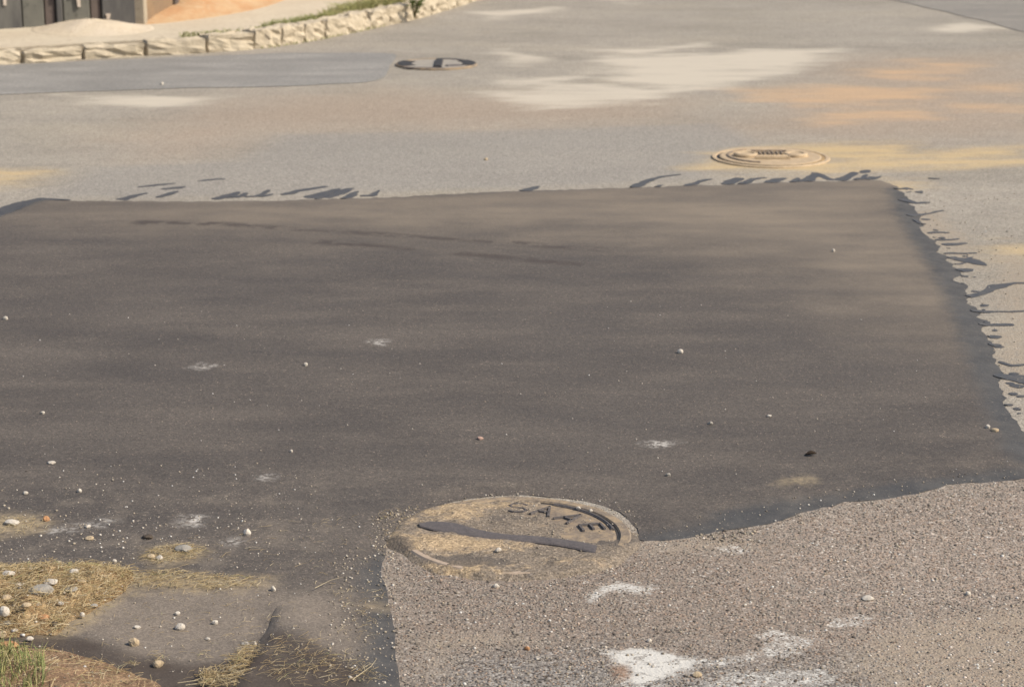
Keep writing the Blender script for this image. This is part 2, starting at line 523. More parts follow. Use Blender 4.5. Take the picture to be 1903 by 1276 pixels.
def axis_x():
    a = list(np.arange(-2.3, 2.3001, 0.021))
    s, x = 0.021, 2.3
    right = []
    while x < 16:
        s *= 1.035; x += s; right.append(x)
    return np.array([-v for v in right[::-1]] + a + right)
def axis_y():
    out, y = [], -1.5
    while y < 3.6:
        out.append(y); y += 0.12
    y = 3.6
    while y < 40:
        out.append(y); y += 0.016 * (y / 4.2) ** 1.1 if y < 22 else 0.4
    return np.array(out)
ax, ay = axis_x(), axis_y()
GX, GY = np.meshgrid(ax, ay)
P = np.stack([GX.ravel(), GY.ravel()], 1)
nx, ny = len(ax), len(ay)
idx = np.arange(nx * ny).reshape(ny, nx)
quads = np.stack([idx[:-1, :-1].ravel(), idx[:-1, 1:].ravel(), idx[1:, 1:].ravel(), idx[1:, :-1].ravel()], 1)

cream = [[(1110, 108), (1230, 102), (1330, 98), (1400, 92), (1560, 92), (1500, 124), (1430, 148), (1330, 164), (1250, 167), (1180, 157), (1110, 147), (1150, 134), (1120, 120)],
         [(915, 170), (1000, 161), (1110, 153), (1160, 161), (1250, 173), (1180, 186), (1080, 203), (960, 195), (930, 183)],
         [(1110, 94), (1300, 83), (1290, 91), (1180, 98)],
         [(110, 178), (415, 181), (340, 194), (280, 202), (220, 192)],
         [(930, 94), (1010, 108), (960, 118)],
         [(890, 24), (1030, 14), (1000, 24), (920, 34)],
         [(1120, -2), (1190, -2), (1160, 8)],
         [(1730, 52), (1800, 42), (1860, 54), (1770, 62)],
         [(930, 150), (1100, 138), (1060, 150), (960, 160)]]
orange = [[(1390, 168), (1500, 160), (1740, 170), (1700, 185), (1480, 198), (1400, 182)],
          [(1530, 210), (1700, 205), (1690, 220), (1540, 227)],
          [(1790, 195), (1905, 199), (1890, 208), (1800, 205)],
          [(1710, 117), (1785, 119), (1770, 128), (1705, 126)],
          [(1810, 158), (1890, 159), (1880, 172), (1830, 170)],
          [(1630, 130), (1760, 135), (1700, 148), (1640, 145)]]
yellow = [[(1500, 270), (1690, 265), (1700, 282), (1890, 270), (1930, 300), (1800, 318), (1600, 312), (1540, 324), (1400, 322), (1300, 312), (1330, 303), (1330, 285), (1420, 272)],
          [(1640, 336), (1720, 335), (1730, 344), (1660, 349)],
          [(-60, 315), (50, 321), (35, 348), (-60, 358)],
          [(1850, 455), (1930, 455), (1930, 475), (1860, 472)]]
pink = [[(420, 185), (700, 170), (1250, 180), (1300, 225), (900, 240), (520, 246), (300, 290), (220, 260)],
        [(1560, 110), (1903, 100), (2000, 250), (1600, 262), (1300, 240), (1450, 205)]]
grey = [[(520, 250), (900, 244), (1330, 230), (1400, 262), (1320, 300), (1300, 332), (900, 352), (550, 362), (80, 366), (180, 312), (450, 300)]]
coarse = [[(640, 960), (740, 1000), (960, 1000), (1190, 990), (1500, 930), (1903, 860), (2500, 800), (2600, 1700), (600, 1700)]]
tan = [[(1600, 1200), (1680, 1165), (1780, 1145), (1960, 1120), (2100, 1300), (1640, 1300), (1560, 1240)],
       [(1200, 1018), (1260, 1006), (1340, 996), (1410, 1012), (1330, 1018), (1240, 1028)],
       [(1860, 470), (1960, 500), (2000, 620), (1900, 640), (1850, 560)],
       [(1835, 620), (1903, 600), (1960, 720), (1870, 730), (1845, 680)],
       [(790, 1192), (850, 1178), (930, 1180), (1010, 1196), (930, 1194), (860, 1196), (826, 1215), (815, 1252), (800, 1240)],
       [(1640, 400), (1740, 390), (1790, 440), (1830, 500), (1800, 505), (1740, 450)]]
lime = [[(1093, 1118), (1108, 1090), (1150, 1077), (1225, 1092), (1205, 1104), (1190, 1106), (1160, 1096), (1120, 1108)],
        [(1120, 1206), (1200, 1200), (1262, 1212), (1310, 1226), (1395, 1210), (1425, 1202), (1400, 1178), (1440, 1170), (1520, 1185), (1510, 1205), (1430, 1222),
         (1360, 1230), (1310, 1236), (1270, 1248), (1235, 1268), (1220, 1290), (1170, 1290), (1150, 1250)],
        [(1300, 1266), (1380, 1250), (1530, 1240), (1560, 1262), (1500, 1285), (1330, 1290)],
        [(1330, 1016), (1395, 1016), (1395, 1028), (1345, 1026)],
        [(1540, 1150), (1600, 1140), (1610, 1160), (1550, 1168)]]
limecore = [[(1100, 1114), (1112, 1094), (1150, 1080), (1200, 1090), (1180, 1098), (1150, 1092), (1118, 1106)],
            [(1122, 1208), (1200, 1202), (1262, 1214), (1300, 1228), (1268, 1242), (1240, 1256), (1180, 1276), (1160, 1240)]]
washed = [[(800, 1225), (1000, 1205), (1150, 1215), (1400, 1225), (1600, 1215), (1700, 1250), (1750, 1400), (760, 1400)]]
rust = [[(1136, 1238), (1166, 1236), (1170, 1254), (1150, 1262)]]
fields = {'cream': cream, 'orange': orange, 'yellow': yellow, 'pink': pink, 'grey': grey, 'coarse': coarse, 'tan': tan,
          'lime': lime, 'limecore': limecore, 'washed': washed, 'rust': rust, 'lite': [[(1400, 960), (1903, 880), (2300, 900), (2300, 1180), (1700, 1150), (1450, 1120)]]}
road = mesh_obj('road', np.column_stack([P, np.zeros(len(P))]), quads, mat_road, None, True, {k: sdf_many(P, v) for k, v in fields.items()})
tag(road, kind='structure')

# ------------------------------------------------------------------ fresh asphalt patch
dust_px = [[(60, 385), (700, 375), (1200, 355), (1640, 340), (1720, 470), (1500, 470), (1200, 440), (800, 425), (400, 415)],
           [(1250, 340), (1650, 335), (1760, 520), (1800, 620), (1640, 560), (1400, 470)]]
scuff_lines = [[(270, 418), (400, 420), (560, 432), (700, 440)], [(640, 436), (900, 453), (1110, 469)], [(600, 455), (760, 468)], [(860, 476), (1090, 498)]]
grit_px = [[(0, 930), (200, 900), (520, 880), (640, 940), (700, 1050), (720, 1276), (300, 1276), (-300, 1300), (-300, 940)],
           [(1150, 985), (1500, 905), (1893, 850), (1893, 900), (1500, 960), (1180, 1010)],
           [(700, 960), (800, 915), (960, 900), (1120, 915), (1200, 970), (1190, 1010), (720, 1010)]]
sand_px = [[(-150, 975), (-20, 966), (60, 960), (96, 975), (70, 998), (-30, 1002), (-150, 1004)],
           [(262, 1046), (290, 1026), (345, 1020), (385, 1032), (350, 1050), (290, 1058)],
           [(235, 1076), (330, 1072), (420, 1080), (500, 1084), (480, 1100), (380, 1108), (330, 1104), (260, 1094)],
           [(60, 1200), (120, 1196), (168, 1166), (212, 1130), (262, 1098), (330, 1104), (300, 1080), (200, 1060), (100, 1090)],
           [(1455, 905), (1480, 893), (1515, 895), (1500, 905)],
           [(682, 1126), (712, 1124), (712, 1136), (684, 1136)]]
dark_zone_px = [[(-40, 1200), (60, 1188), (140, 1196), (200, 1212), (270, 1234), (340, 1246), (440, 1240), (430, 1300), (380, 1400), (-40, 1400)],
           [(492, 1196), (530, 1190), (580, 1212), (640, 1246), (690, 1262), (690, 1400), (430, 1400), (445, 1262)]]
chalk_px = [[(690, 636), (715, 636), (715, 646), (692, 644)], [(355, 690), (380, 682), (400, 684), (375, 692)],
            [(330, 978), (350, 964), (388, 962), (372, 980), (345, 984)], [(165, 985), (190, 972), (220, 972), (190, 985)],
            [(418, 1018), (440, 1006), (452, 1012), (430, 1024)], [(1195, 832), (1225, 826), (1260, 828), (1225, 838)],
            [(480, 893), (505, 888), (500, 898)], [(90, 990), (140, 982), (130, 992), (95, 998)], [(285, 1046), (310, 1040), (305, 1052)]]
worn_px = [[(215, 1118), (300, 1100), (400, 1106), (500, 1094), (516, 1125), (496, 1180), (462, 1232), (400, 1246), (300, 1240), (230, 1225), (160, 1196), (130, 1180)],
           [(560, 1110), (640, 1120), (670, 1180), (690, 1240), (640, 1245), (590, 1215), (530, 1185), (512, 1150), (520, 1120)]]
tar_px = [[(1648, 352), (1662, 395), (1690, 448), (1738, 520), (1772, 600), (1802, 690), (1828, 760), (1856, 828), (1886, 866), (2000, 900), (2000, 820), (1930, 790), (1890, 715), (1880, 640), (1840, 580),
           (1820, 520), (1760, 430), (1700, 345)],
          [(1900, 874), (1800, 884), (1700, 898), (1650, 904), (1560, 922), (1480, 932), (1400, 944), (1330, 960), (1320, 972), (1250, 988), (1180, 998), (1190, 1030), (1330, 1012), (1500, 972), (1700, 934), (1980, 905)],
          [(668, 1066), (690, 1036), (730, 1025), (740, 1060), (745, 1100), (740, 1118), (690, 1122), (672, 1106)],
          [(676, 1142), (745, 1138), (750, 1180), (755, 1240), (758, 1290), (690, 1290), (664, 1240), (690, 1196)],
          [(-60, 412), (0, 392), (60, 370), (110, 365), (60, 384), (10, 404), (-60, 425)]]
def patch_attrs(A):
    sc_ = np.full(len(A), 9.0)
    for l in scuff_lines:
        sc_ = np.minimum(sc_, sdf_line(A, ats(l), 0.035))
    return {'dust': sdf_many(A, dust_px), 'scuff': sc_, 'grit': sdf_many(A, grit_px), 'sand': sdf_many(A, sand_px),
            'dark_zone': sdf_many(A, dark_zone_px), 'chalk': sdf_many(A, chalk_px), 'worn': sdf_many(A, worn_px), 'tar': sdf_many(A, tar_px)}
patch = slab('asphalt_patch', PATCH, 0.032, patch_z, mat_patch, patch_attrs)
tag(patch, kind='structure')
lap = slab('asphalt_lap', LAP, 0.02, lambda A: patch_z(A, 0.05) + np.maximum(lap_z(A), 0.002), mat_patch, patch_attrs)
tag(lap, kind='structure')

# old grey repair strip along the far kerb and the darker lane in the top right
P2 = densify(ats([(-500, 150), (0, 122), (200, 113), (400, 104), (560, 99), (742, 100), (728, 120), (712, 152), (560, 160), (300, 166), (0, 177), (-500, 205)]), 0.10, jitter=0.03, seed=21, jscale=3)
p2 = slab('repair_strip', P2, 0.15, lambda A: np.full(len(A), 0.004), mat_patch2, None, 0.002)
tag(p2, kind='structure')
P3 = densify(ats([(1620, -6), (1740, 18), (1800, 32), (1903, 60), (2300, 150), (2900, 150), (2900, -40), (1500, -40)]), 0.2, jitter=0.06, seed=31, jscale=2)
p3 = slab('side_lane', P3, 0.3, lambda A: np.full(len(A), 0.004), mat_patch3, None, 0.002)
tag(p3, kind='structure')

# ------------------------------------------------------------------ tar sealing the patch edge: bands, streaks and drips
tar_root = empty('tar_seal'); tag(tar_root, kind='structure')
def tar_piece(name, outline, seed, spacing=0.02, jit=0.008, lift=0.0028):
    pts = densify(outline, 0.010, jitter=jit, seed=seed, jscale=22)
    pts = densify([tuple(p) for p in pts], 0.010, jitter=jit * 0.5, seed=seed + 7, jscale=60)
    return slab(name, pts, spacing, lambda A: patch_z(A, 0.006) + lift, mat_tar, None, 0.003, tar_root)
def streak(pts, widths, seed):
    g_ = np.array(ats(pts)); w = []
    sc_ = [math.hypot(p[0], p[1]) for p in g_]
    L, R_ = [], []
    for i in range(len(g_)):
        a = g_[max(i - 1, 0)]; b = g_[min(i + 1, len(g_) - 1)]
        t = (b - a) / np.linalg.norm(b - a)
        nrm = np.array([-t[1], t[0]])
        dn = widths[i] * 0.5
        L.append(g_[i] + nrm * dn); R_.append(g_[i] - nrm * dn)
    tar_piece('tar_streak', [tuple(v) for v in L] + [tuple(v) for v in R_[::-1]], seed, 0.03, 0.013, 0.0007 + (seed % 61) * 0.00003)
ST = [([(1660, 352), (1685, 350), (1702, 353)], [.03, .05, .01]), ([(1678, 372), (1700, 378), (1728, 376)], [.09, .05, .05]),
      ([(1690, 404), (1720, 398), (1758, 391)], [.05, .03, .015]), ([(1700, 410), (1712, 418)], [.05, .02]),
      ([(1722, 434), (1745, 432), (1766, 433)], [.03, .04, .02]), ([(1735, 446), (1760, 446), (1786, 444)], [.03, .03, .02]),
      ([(1752, 455), (1780, 454), (1798, 451)], [.05, .06, .03]), ([(1752, 471), (1790, 471), (1820, 471)], [.03, .03, .02]),
      ([(1770, 480), (1800, 484), (1836, 494)], [.05, .10, .02]), ([(1782, 505), (1795, 503), (1808, 500)], [.06, .08, .03]),
      ([(1795, 552), (1825, 546), (1850, 533), (1880, 527), (1960, 524)], [.06, .03, .08, .03, .02]),
      ([(1803, 581), (1850, 580), (1905, 578), (1960, 576)], [.04, .02, .02, .02]), ([(1815, 604), (1845, 605), (1870, 604), (1888, 604)], [.04, .03, .05, .03]),
      ([(1835, 640), (1850, 642), (1862, 640)], [.05, .06, .03]), ([(1845, 700), (1870, 700), (1900, 706), (1950, 712)], [.04, .09, .12, .10]),
      ([(1852, 672), (1880, 680), (1910, 676)], [.03, .03, .02]), ([(1862, 752), (1880, 753), (1892, 752)], [.04, .03, .02]),
      ([(1722, 331), (1735, 332), (1748, 333)], [.02, .04, .02]),
      ([(1176, 350), (1200, 338), (1228, 329), (1266, 324)], [.10, .07, .06, .03]), ([(1285, 344), (1305, 336), (1322, 333)], [.08, .06, .03]),
      ([(1350, 343), (1362, 336), (1376, 331)], [.12, .10, .10]), ([(1388, 340), (1400, 333), (1425, 330)], [.08, .06, .04]),
      ([(1432, 340), (1445, 333), (1462, 331)], [.14, .12, .06]), ([(1494, 338), (1510, 328), (1518, 321)], [.10, .09, .07]),
      ([(1516, 322), (1532, 330), (1548, 336)], [.10, .08, .06]), ([(1560, 336), (1578, 328), (1590, 320)], [.12, .10, .08]),
      ([(1600, 322), (1608, 319), (1614, 316)], [.08, .10, .06]),
      ([(300, 352), (330, 349), (345, 347)], [.05, .07, .03]), ([(255, 348), (290, 344), (332, 340)], [.03, .05, .02]),
      ([(365, 337), (395, 334), (424, 332)], [.02, .04, .02]), ([(415, 368), (430, 362), (445, 358)], [.10, .07, .03]),
      ([(520, 362), (560, 354), (610, 346)], [.04, .06, .03]), ([(572, 368), (610, 358), (632, 350)], [.10, .09, .03]),
      ([(600, 368), (630, 358), (656, 349)], [.08, .10, .04]), ([(225, 372), (250, 364), (275, 358)], [.08, .06, .03]),
      ([(975, 356), (990, 350), (1003, 346)], [.08, .06, .03]), ([(-30, 408), (10, 394), (40, 380), (80, 371), (130, 372)], [.14, .16, .14, .12, .05])]
for i, (p, w) in enumerate(ST):
    streak(p, [v * (0.55 if p[0][1] < 360 and p[0][0] > 1100 and p[0][0] < 1640 else 0.8) for v in w], 100 + i)
rt = random.Random(44)
EDGE = [(1672, 350), (1714, 420), (1764, 486), (1800, 552), (1838, 634), (1862, 715), (1885, 785)]
for i in range(34):                                  # small splashes thrown off the sealed edge
    k = rt.uniform(0, len(EDGE) - 1.001); j = int(k); f = k - j
    x = EDGE[j][0] + (EDGE[j + 1][0] - EDGE[j][0]) * f + abs(rt.gauss(6, 16)); y = EDGE[j][1] + (EDGE[j + 1][1] - EDGE[j][1]) * f
    L = rt.uniform(6, 26) * (0.6 + k * 0.1)
    streak([(x, y), (x + L * 0.5, y + rt.uniform(-2, 2)), (x + L, y + rt.uniform(-3, 3))], [rt.uniform(.02, .045), rt.uniform(.02, .06), .01], 200 + i)
for i in range(14):
    x = rt.uniform(1180, 1640); y = 350 - (x - 1180) / 460 * 17
    L = rt.uniform(8, 22)
    streak([(x, y), (x + L * 0.6, y - rt.uniform(2, 6)), (x + L, y - rt.uniform(5, 11))], [rt.uniform(.03, .06), rt.uniform(.02, .045), .015], 260 + i)
for i in range(10):
    x = rt.uniform(240, 680); y = 374
    L = rt.uniform(15, 50)
    streak([(x, y - rt.uniform(3, 12)), (x + L * 0.6, y - rt.uniform(8, 14)), (x + L, y - rt.uniform(13, 22))], [rt.uniform(.03, .05), rt.uniform(.03, .05), .015], 290 + i)

# ------------------------------------------------------------------ far kerb, pavement, walls
KB = np.array(ats([(-700, 172), (-300, 140), (0, 121), (110, 114), (200, 108), (300, 103), (400, 98), (500, 90), (600, 73), (700, 52), (770, 38), (830, 20), (890, 0)]))
dirn = KB[-1] - KB[-2]; dirn /= np.linalg.norm(dirn)
KB = np.vstack([KB, KB[-1] + dirn * 3 + np.array([0.3, 0]), KB[-1] + dirn * 9 + np.array([1.5, 0])])
KL = densify([tuple(p) for p in KB], 0.05, closed=False)
for _ in range(12):
    KL[1:-1] = (KL[:-2] + 2 * KL[1:-1] + KL[2:]) / 4
tang = np.gradient(KL, axis=0); tang /= np.linalg.norm(tang, axis=1)[:, None]
KN = np.stack([-tang[:, 1], tang[:, 0]], 1)        # away from the road
mat_kerb = stone_mat('weathered_kerb_concrete', (0.52, 0.45, 0.335), (0.41, 0.35, 0.26), 18, 0.8)
mat_mortar = stone_mat('kerb_mortar', (0.30, 0.25, 0.18), (0.24, 0.20, 0.14), 30)
def sweep(name, prof, mat, parent=None):
    verts, faces = [], []
    k = len(prof)
    for i in range(0, len(KL), 3):
        for (u, z) in prof:
            q = KL[i] + KN[i] * u
            verts.append((q[0], q[1], z))
    n = len(range(0, len(KL), 3))
    for i in range(n - 1):
        for j in range(k - 1):
            faces.append((i * k + j, (i + 1) * k + j, (i + 1) * k + j + 1, i * k + j + 1))
    return mesh_obj(name, verts, faces, mat, parent, False)
kerb = sweep('kerb', [(0.03, -0.05), (0.03, 0.085), (0.13, 0.09), (0.16, -0.05)], mat_mortar)
tag(kerb, kind='structure')
def kerb_stone(i0, i1, seed, h=0.125):
    r = random.Random(seed)
    a, b = KL[i0], KL[i1]
    L = np.linalg.norm(b - a)
    mid = (a + b) / 2; t = (b - a) / L; nrm = np.array([-t[1], t[0]])
    bm = bmesh.new()
    bmesh.ops.create_cube(bm, size=1)
    bmesh.ops.subdivide_edges(bm, edges=bm.edges[:], cuts=5, use_grid_fill=True)
    w = 0.15
    lean = r.uniform(-0.02, 0.01)
    for v in bm.verts:
        x, y, z = v.co
        corner = (abs(x) > 0.49) + (abs(y) > 0.49) + (abs(z) > 0.49)
        k = 0.955 if corner >= 2 else 1.0
        nn = lambda s_: (float(fbm(np.array([x * 5 + seed * 3.1 + s_]), np.array([y * 4 + z * 5 + s_ * 2]), seed, 3)[0]) - 0.5)
        lx = (x * L * 0.97) * k + nn(1) * 0.03
        uy = y * w * k + 0.075 + nn(5) * 0.05 + lean * (z + 0.5)
        zz = (z + 0.5) * (h + 0.03) * (0.97 if corner >= 2 else 1) - 0.03 + (nn(9) * 0.04 if z > 0 else 0)
        q = mid + t * lx + nrm * uy
        v.co = (q[0], q[1], zz)
    bm_obj('kerb_stone', bm, mat_kerb, kerb, False)
i = 0; s_ = 0
while i < len(KL) - 12:
    step = random.Random(s_ + 500).randint(5, 8)
    xpx = KL[i][0] / KL[i][1]
    hh = 0.085 + 0.05 * min(1, max(0, (xpx + 0.20) / 0.08))
    if not (s_ % 9 == 5 and xpx < -0.12):
        kerb_stone(i, min(i + step, len(KL) - 1), s_, hh)
    i += step; s_ += 1

SW = [tuple(KL[i] + KN[i] * 0.15) for i in range(0, len(KL), 2)]
SWo = SW + [(SW[-1][0] - 6, SW[-1][1] + 3), (-16, 30), (-16, SW[0][1])]
def sw_z(A):
    d = sdf_line(A, SW, 0.0)
    return 0.095 + 0.035 * np.clip(d / 2.0, 0, 2.5) + 0.03 * (fbm(A[:, 0] * 1.3, A[:, 1] * 1.3, 77, 4) - 0.5) * sstep(0.05, 0.5, d)
sw = slab('pavement', np.array(SWo), 0.16, sw_z, mat_sidewalk, None, 0.12)
tag(sw, kind='structure')

# walls along the back of the pavement
mat_wall = M('dark_peeling_paint')
_n = mat_wall.noise(3, 5, 0.6, mat_wall.mapping((3, 3, 0.6))); _f = mat_wall.noise(25, 4)
mat_wall = mat_wall.done(mat_wall.mix(mat_wall.rng(_n, 0.35, 0.7), (0.085, 0.082, 0.08), (0.15, 0.145, 0.13)), 0.85, mat_wall.bump(_f, 0.3, 0.004))
mat_wall_b = stone_mat('grey_green_paint', (0.17, 0.165, 0.14), (0.13, 0.128, 0.112), 6, 0.2)
mat_wall_c = stone_mat('dull_brown_paint', (0.145, 0.115, 0.10), (0.11, 0.09, 0.08), 6, 0.2)
mat_peel = stone_mat('bare_pale_plaster', (0.55, 0.48, 0.41), (0.47, 0.40, 0.33), 9, 0.2)
mat_brown = stone_mat('brown_earth_wall', (0.27, 0.185, 0.11), (0.21, 0.155, 0.105), 5, 0.5)
mat_post = stone_mat('pale_wall_post', (0.42, 0.36, 0.27), (0.34, 0.29, 0.22), 12, 0.3)

zb = 0.145
wa = np.array(at(-420, 62, zb)); wb = np.array(at(262, 36, zb))
wdir = (wb - wa) / np.linalg.norm(wb - wa); wn_ = np.array([-wdir[1], wdir[0]])
def wall_box(name, s0, s1, d0, d1, z0, z1, mat, parent, bev=0.006, origin=None):
    o_ = wa if origin is None else origin
    bm = bmesh.new()
    bmesh.ops.create_cube(bm, size=1)
    for v in bm.verts:
        q = o_ + wdir * (s0 + (v.co.x + 0.5) * (s1 - s0)) + wn_ * (d0 + (v.co.y + 0.5) * (d1 - d0))
        v.co = (q[0], q[1], z0 + (v.co.z + 0.5) * (z1 - z0))
    bmesh.ops.bevel(bm, geom=bm.edges[:], offset=bev, segments=1, affect='EDGES')
    return bm_obj(name, bm, mat, parent)
def s_at(px, py=40):
    p = np.array(at(px, py, zb)); return float((p - wa) @ wdir)
wall = empty('boundary_wall', (0, 0, 0))
tag(wall, 'dark grey painted wall with pale peeled streaks behind the sand heap', 'wall')
cuts = [(-420, -300, mat_wall), (-300, -180, mat_wall_c), (-180, -60, mat_wall), (-60, 36, mat_wall), (36, 80, mat_wall_b), (80, 102, mat_wall_c), (102, 116, mat_wall), (116, 170, mat_wall_b), (170, 192, mat_wall_c), (192, 261, mat_wall)]
for k, (x0, x1, mm) in enumerate(cuts):
    wall_box('wall_panel', s_at(x0) + 0.004, s_at(x1) - 0.004, (k % 3) * 0.012, 0.2, -0.02, 1.9, mm, wall)
wall_box('backing', s_at(-420), s_at(261), 0.05, 0.24, -0.02, 1.86, mat_wall, wall)
# torn plaster streak: narrow at the foot, wider above
def plaster(px, w0, w1, z0, z1, seed):
    r = random.Random(seed); c = s_at(px)
    outl = []
    n = 9
    for j in range(n): outl.append((c - (w0 + (w1 - w0) * j / (n - 1)) * (0.5 + r.uniform(-.15, .15)), z0 + (z1 - z0) * j / (n - 1)))
    for j in reversed(range(n)): outl.append((c + (w0 + (w1 - w0) * j / (n - 1)) * (0.5 + r.uniform(-.15, .15)), z0 + (z1 - z0) * j / (n - 1)))
    verts, faces = [], []
    for dd in (-0.012, 0.02):
        for (s, z) in outl:
            q = wa + wdir * s + wn_ * dd
            verts.append((q[0], q[1], z))
    m_ = len(outl)
    faces.append(list(range(m_))[::-1] if False else list(range(m_)))
    for j in range(m_): faces.append((j, (j + 1) % m_, m_ + (j + 1) % m_, m_ + j))
    mesh_obj('plaster_streak', verts, faces, mat_peel, wall, False)
plaster(147, 0.02, 0.07, 0.25, 0.85, 1); plaster(137, 0.02, 0.05, 0.33, 0.8, 2); plaster(105, 0.015, 0.03, 0.32, 0.7, 3); plaster(3, 0.02, 0.04, 0.28, 0.75, 4); plaster(204, 0.02, 0.035, 0.155, 0.195, 6)
wall2 = empty('earth_wall', (0, 0, 0))
tag(wall2, 'brown weathered wall section with pale end post rising from orange soil', 'wall')
w2a = np.array(at(263, 36, zb)); w2b = np.array(at(420, -16, zb))
_wd, _wn = wdir, wn_
wdir = (w2b - w2a) / np.linalg.norm(w2b - w2a); wn_ = np.array([-wdir[1], wdir[0]])
wall_box('post', -0.02, 0.05, -0.03, 0.22, -0.02, 1.7, mat_post, wall2, origin=w2a)
wall_box('wall_panel', 0.055, 0.75, 0.0, 0.2, -0.02, 1.6, mat_brown, wall2, origin=w2a)
wall_box('pilaster', 0.755, 0.85, -0.02, 0.2, -0.02, 1.62, mat_wall_c, wall2, origin=w2a)
wall_box('wall_panel', 0.855, 2.2, 0.01, 0.2, -0.02, 1.6, mat_brown, wall2, origin=w2a)
wall_box('wall_panel', 2.205, 4.4, 0.03, 0.2, -0.02, 1.6, mat_brown, wall2, origin=w2a)

def mound(name, cx, cy, rx, ry, h, mat, seed, base, res=40, rot=0.0, rough=0.25):
    verts, faces = [], []
    n, k = res, res // 2
    for a in range(k + 1):
        rr = a / k
        for b in range(n):
            th = 2 * math.pi * b / n
            ux, uy = rr * math.cos(th), rr * math.sin(th)
            x = cx + rx * ux * math.cos(rot) - ry * uy * math.sin(rot); y = cy + rx * ux * math.sin(rot) + ry * uy * math.cos(rot)
            nz = float(fbm(np.array([x / rx * 3]), np.array([y / ry * 3]), seed, 4)[0]) - 0.5
            prof = (1 - rr ** 2) ** 2
            z = base(x, y) + h * prof * (1 + rough * 2 * nz) + 0.25 * h * nz * prof - (0.02 if a == k else 0)
            verts.append((x, y, z))
    for a in range(k):
        for b in range(n):
            faces.append((a * n + b, (a + 1) * n + b, (a + 1) * n + (b + 1) % n, a * n + (b + 1) % n))
    return mesh_obj(name, verts, faces, mat, None, True)
swz = lambda x, y: float(sw_z(np.array([[x, y]]))[0])
sp = at(178, 40, 0.15)
o = mound('sand_heap', sp[0], sp[1] - 0.12, 0.46, 0.42, 0.065, mat_sandpile, 5, swz)
tag(o, 'low heap of pale sand against the dark wall', 'sand heap')
b0, b1 = np.array(at(262, 37, 0.15)), np.array(at(520, -16, 0.15))
bc = (b0 + b1) / 2 + np.array([-0.08, 0.12])
o = mound('soil_bank', bc[0], bc[1], np.linalg.norm(b1 - b0) * 0.56, 0.40, 0.085, mat_orange_soil, 9, swz, rot=math.atan2(b1[1] - b0[1], b1[0] - b0[0]))
tag(o, kind='structure')
BANK = np.array([v.co[:] for v in o.data.vertices])
def bank_z(x, y):
    return float(BANK[np.argmin((BANK[:, 0] - x) ** 2 + (BANK[:, 1] - y) ** 2), 2])

# ------------------------------------------------------------------ manholes
def iron_mat(name, a, b, dusty, dustlo, dusthi):
    m = M(name)
    n = m.noise(25, 6, 0.7); f = m.noise(120, 4, 0.6)
    c = m.mix(m.rng(f, 0.35, 0.65), a, b)
    c = m.mix(m.rng(n, dustlo, dusthi), c, dusty)
    return m.done(c, 0.72, m.bump(m.math('ADD', n, f), 0.5, 0.002), 0.4)
mat_iron = iron_mat('worn_cast_iron', (0.085, 0.076, 0.073), (0.125, 0.11, 0.102), (0.24, 0.19, 0.135), 0.58, 0.75)
mat_iron_dusty = iron_mat('dusty_cast_iron', (0.17, 0.135, 0.10), (0.23, 0.185, 0.14), (0.33, 0.25, 0.16), 0.42, 0.62)
mat_iron_sandy = iron_mat('sand_coated_iron', (0.40, 0.30, 0.19), (0.46, 0.35, 0.22), (0.52, 0.40, 0.255), 0.45, 0.65)
mat_iron_pale = iron_mat('pale_worn_iron', (0.28, 0.255, 0.215), (0.32, 0.29, 0.245), (0.36, 0.32, 0.26), 0.45, 0.65)
mat_gap = iron_mat('dark_iron', (0.03, 0.028, 0.028), (0.05, 0.047, 0.045), (0.08, 0.07, 0.06), 0.6, 0.8)
mat_sand = dirt_material('orange_sand', (0.40, 0.27, 0.13), (0.43, 0.305, 0.165), (0.25, 0.19, 0.13), 12)

def lid_dirt_material():
    m = M('lid_dirt')
    t = m.attr('tone')
    n = m.noise(30, 6, 0.7); f = m.noise(140, 4, 0.6); v = m.chan(m.vor(190, 'Color'), 0)
    k = m.rng(m.math('MULTIPLY_ADD', m.math('SUBTRACT', n, 0.5), 1.5, t), 0.3, 0.7)
    c = m.mix(k, (0.225, 0.188, 0.148), (0.43, 0.325, 0.205))
    dk = m.rng(m.math('MULTIPLY_ADD', m.math('SUBTRACT', m.noise(22, 6, 0.7), 0.5), 1.6, m.attr('dark')), 0.35, 0.65)
    c = m.mix(m.rng(m.noise(13, 5, 0.7), 0.58, 0.68, 0, 0.7), c, (0.13, 0.115, 0.102))
    c = m.mix(m.rng(f, 0.5, 0.7, 0, 0.6), c, (0.33, 0.26, 0.185))
    c = m.mix(1.0, c, m.ramp(v, [(0, (0.6, 0.6, 0.6)), (0.5, (1, 1, 1)), (0.93, (1.2, 1.2, 1.2)), (1, (1.7, 1.7, 1.7))]), 'MULTIPLY')
    c = m.mix(m.math('MULTIPLY', dk, 0.75), c, (0.115, 0.102, 0.092))
    return m.done(c, 0.95, m.bump(m.math('ADD', n, m.math('ADD', f, m.math('MULTIPLY', v, 0.5))), 0.9, 0.005), 0.15)
mat_lid_dirt = lid_dirt_material()

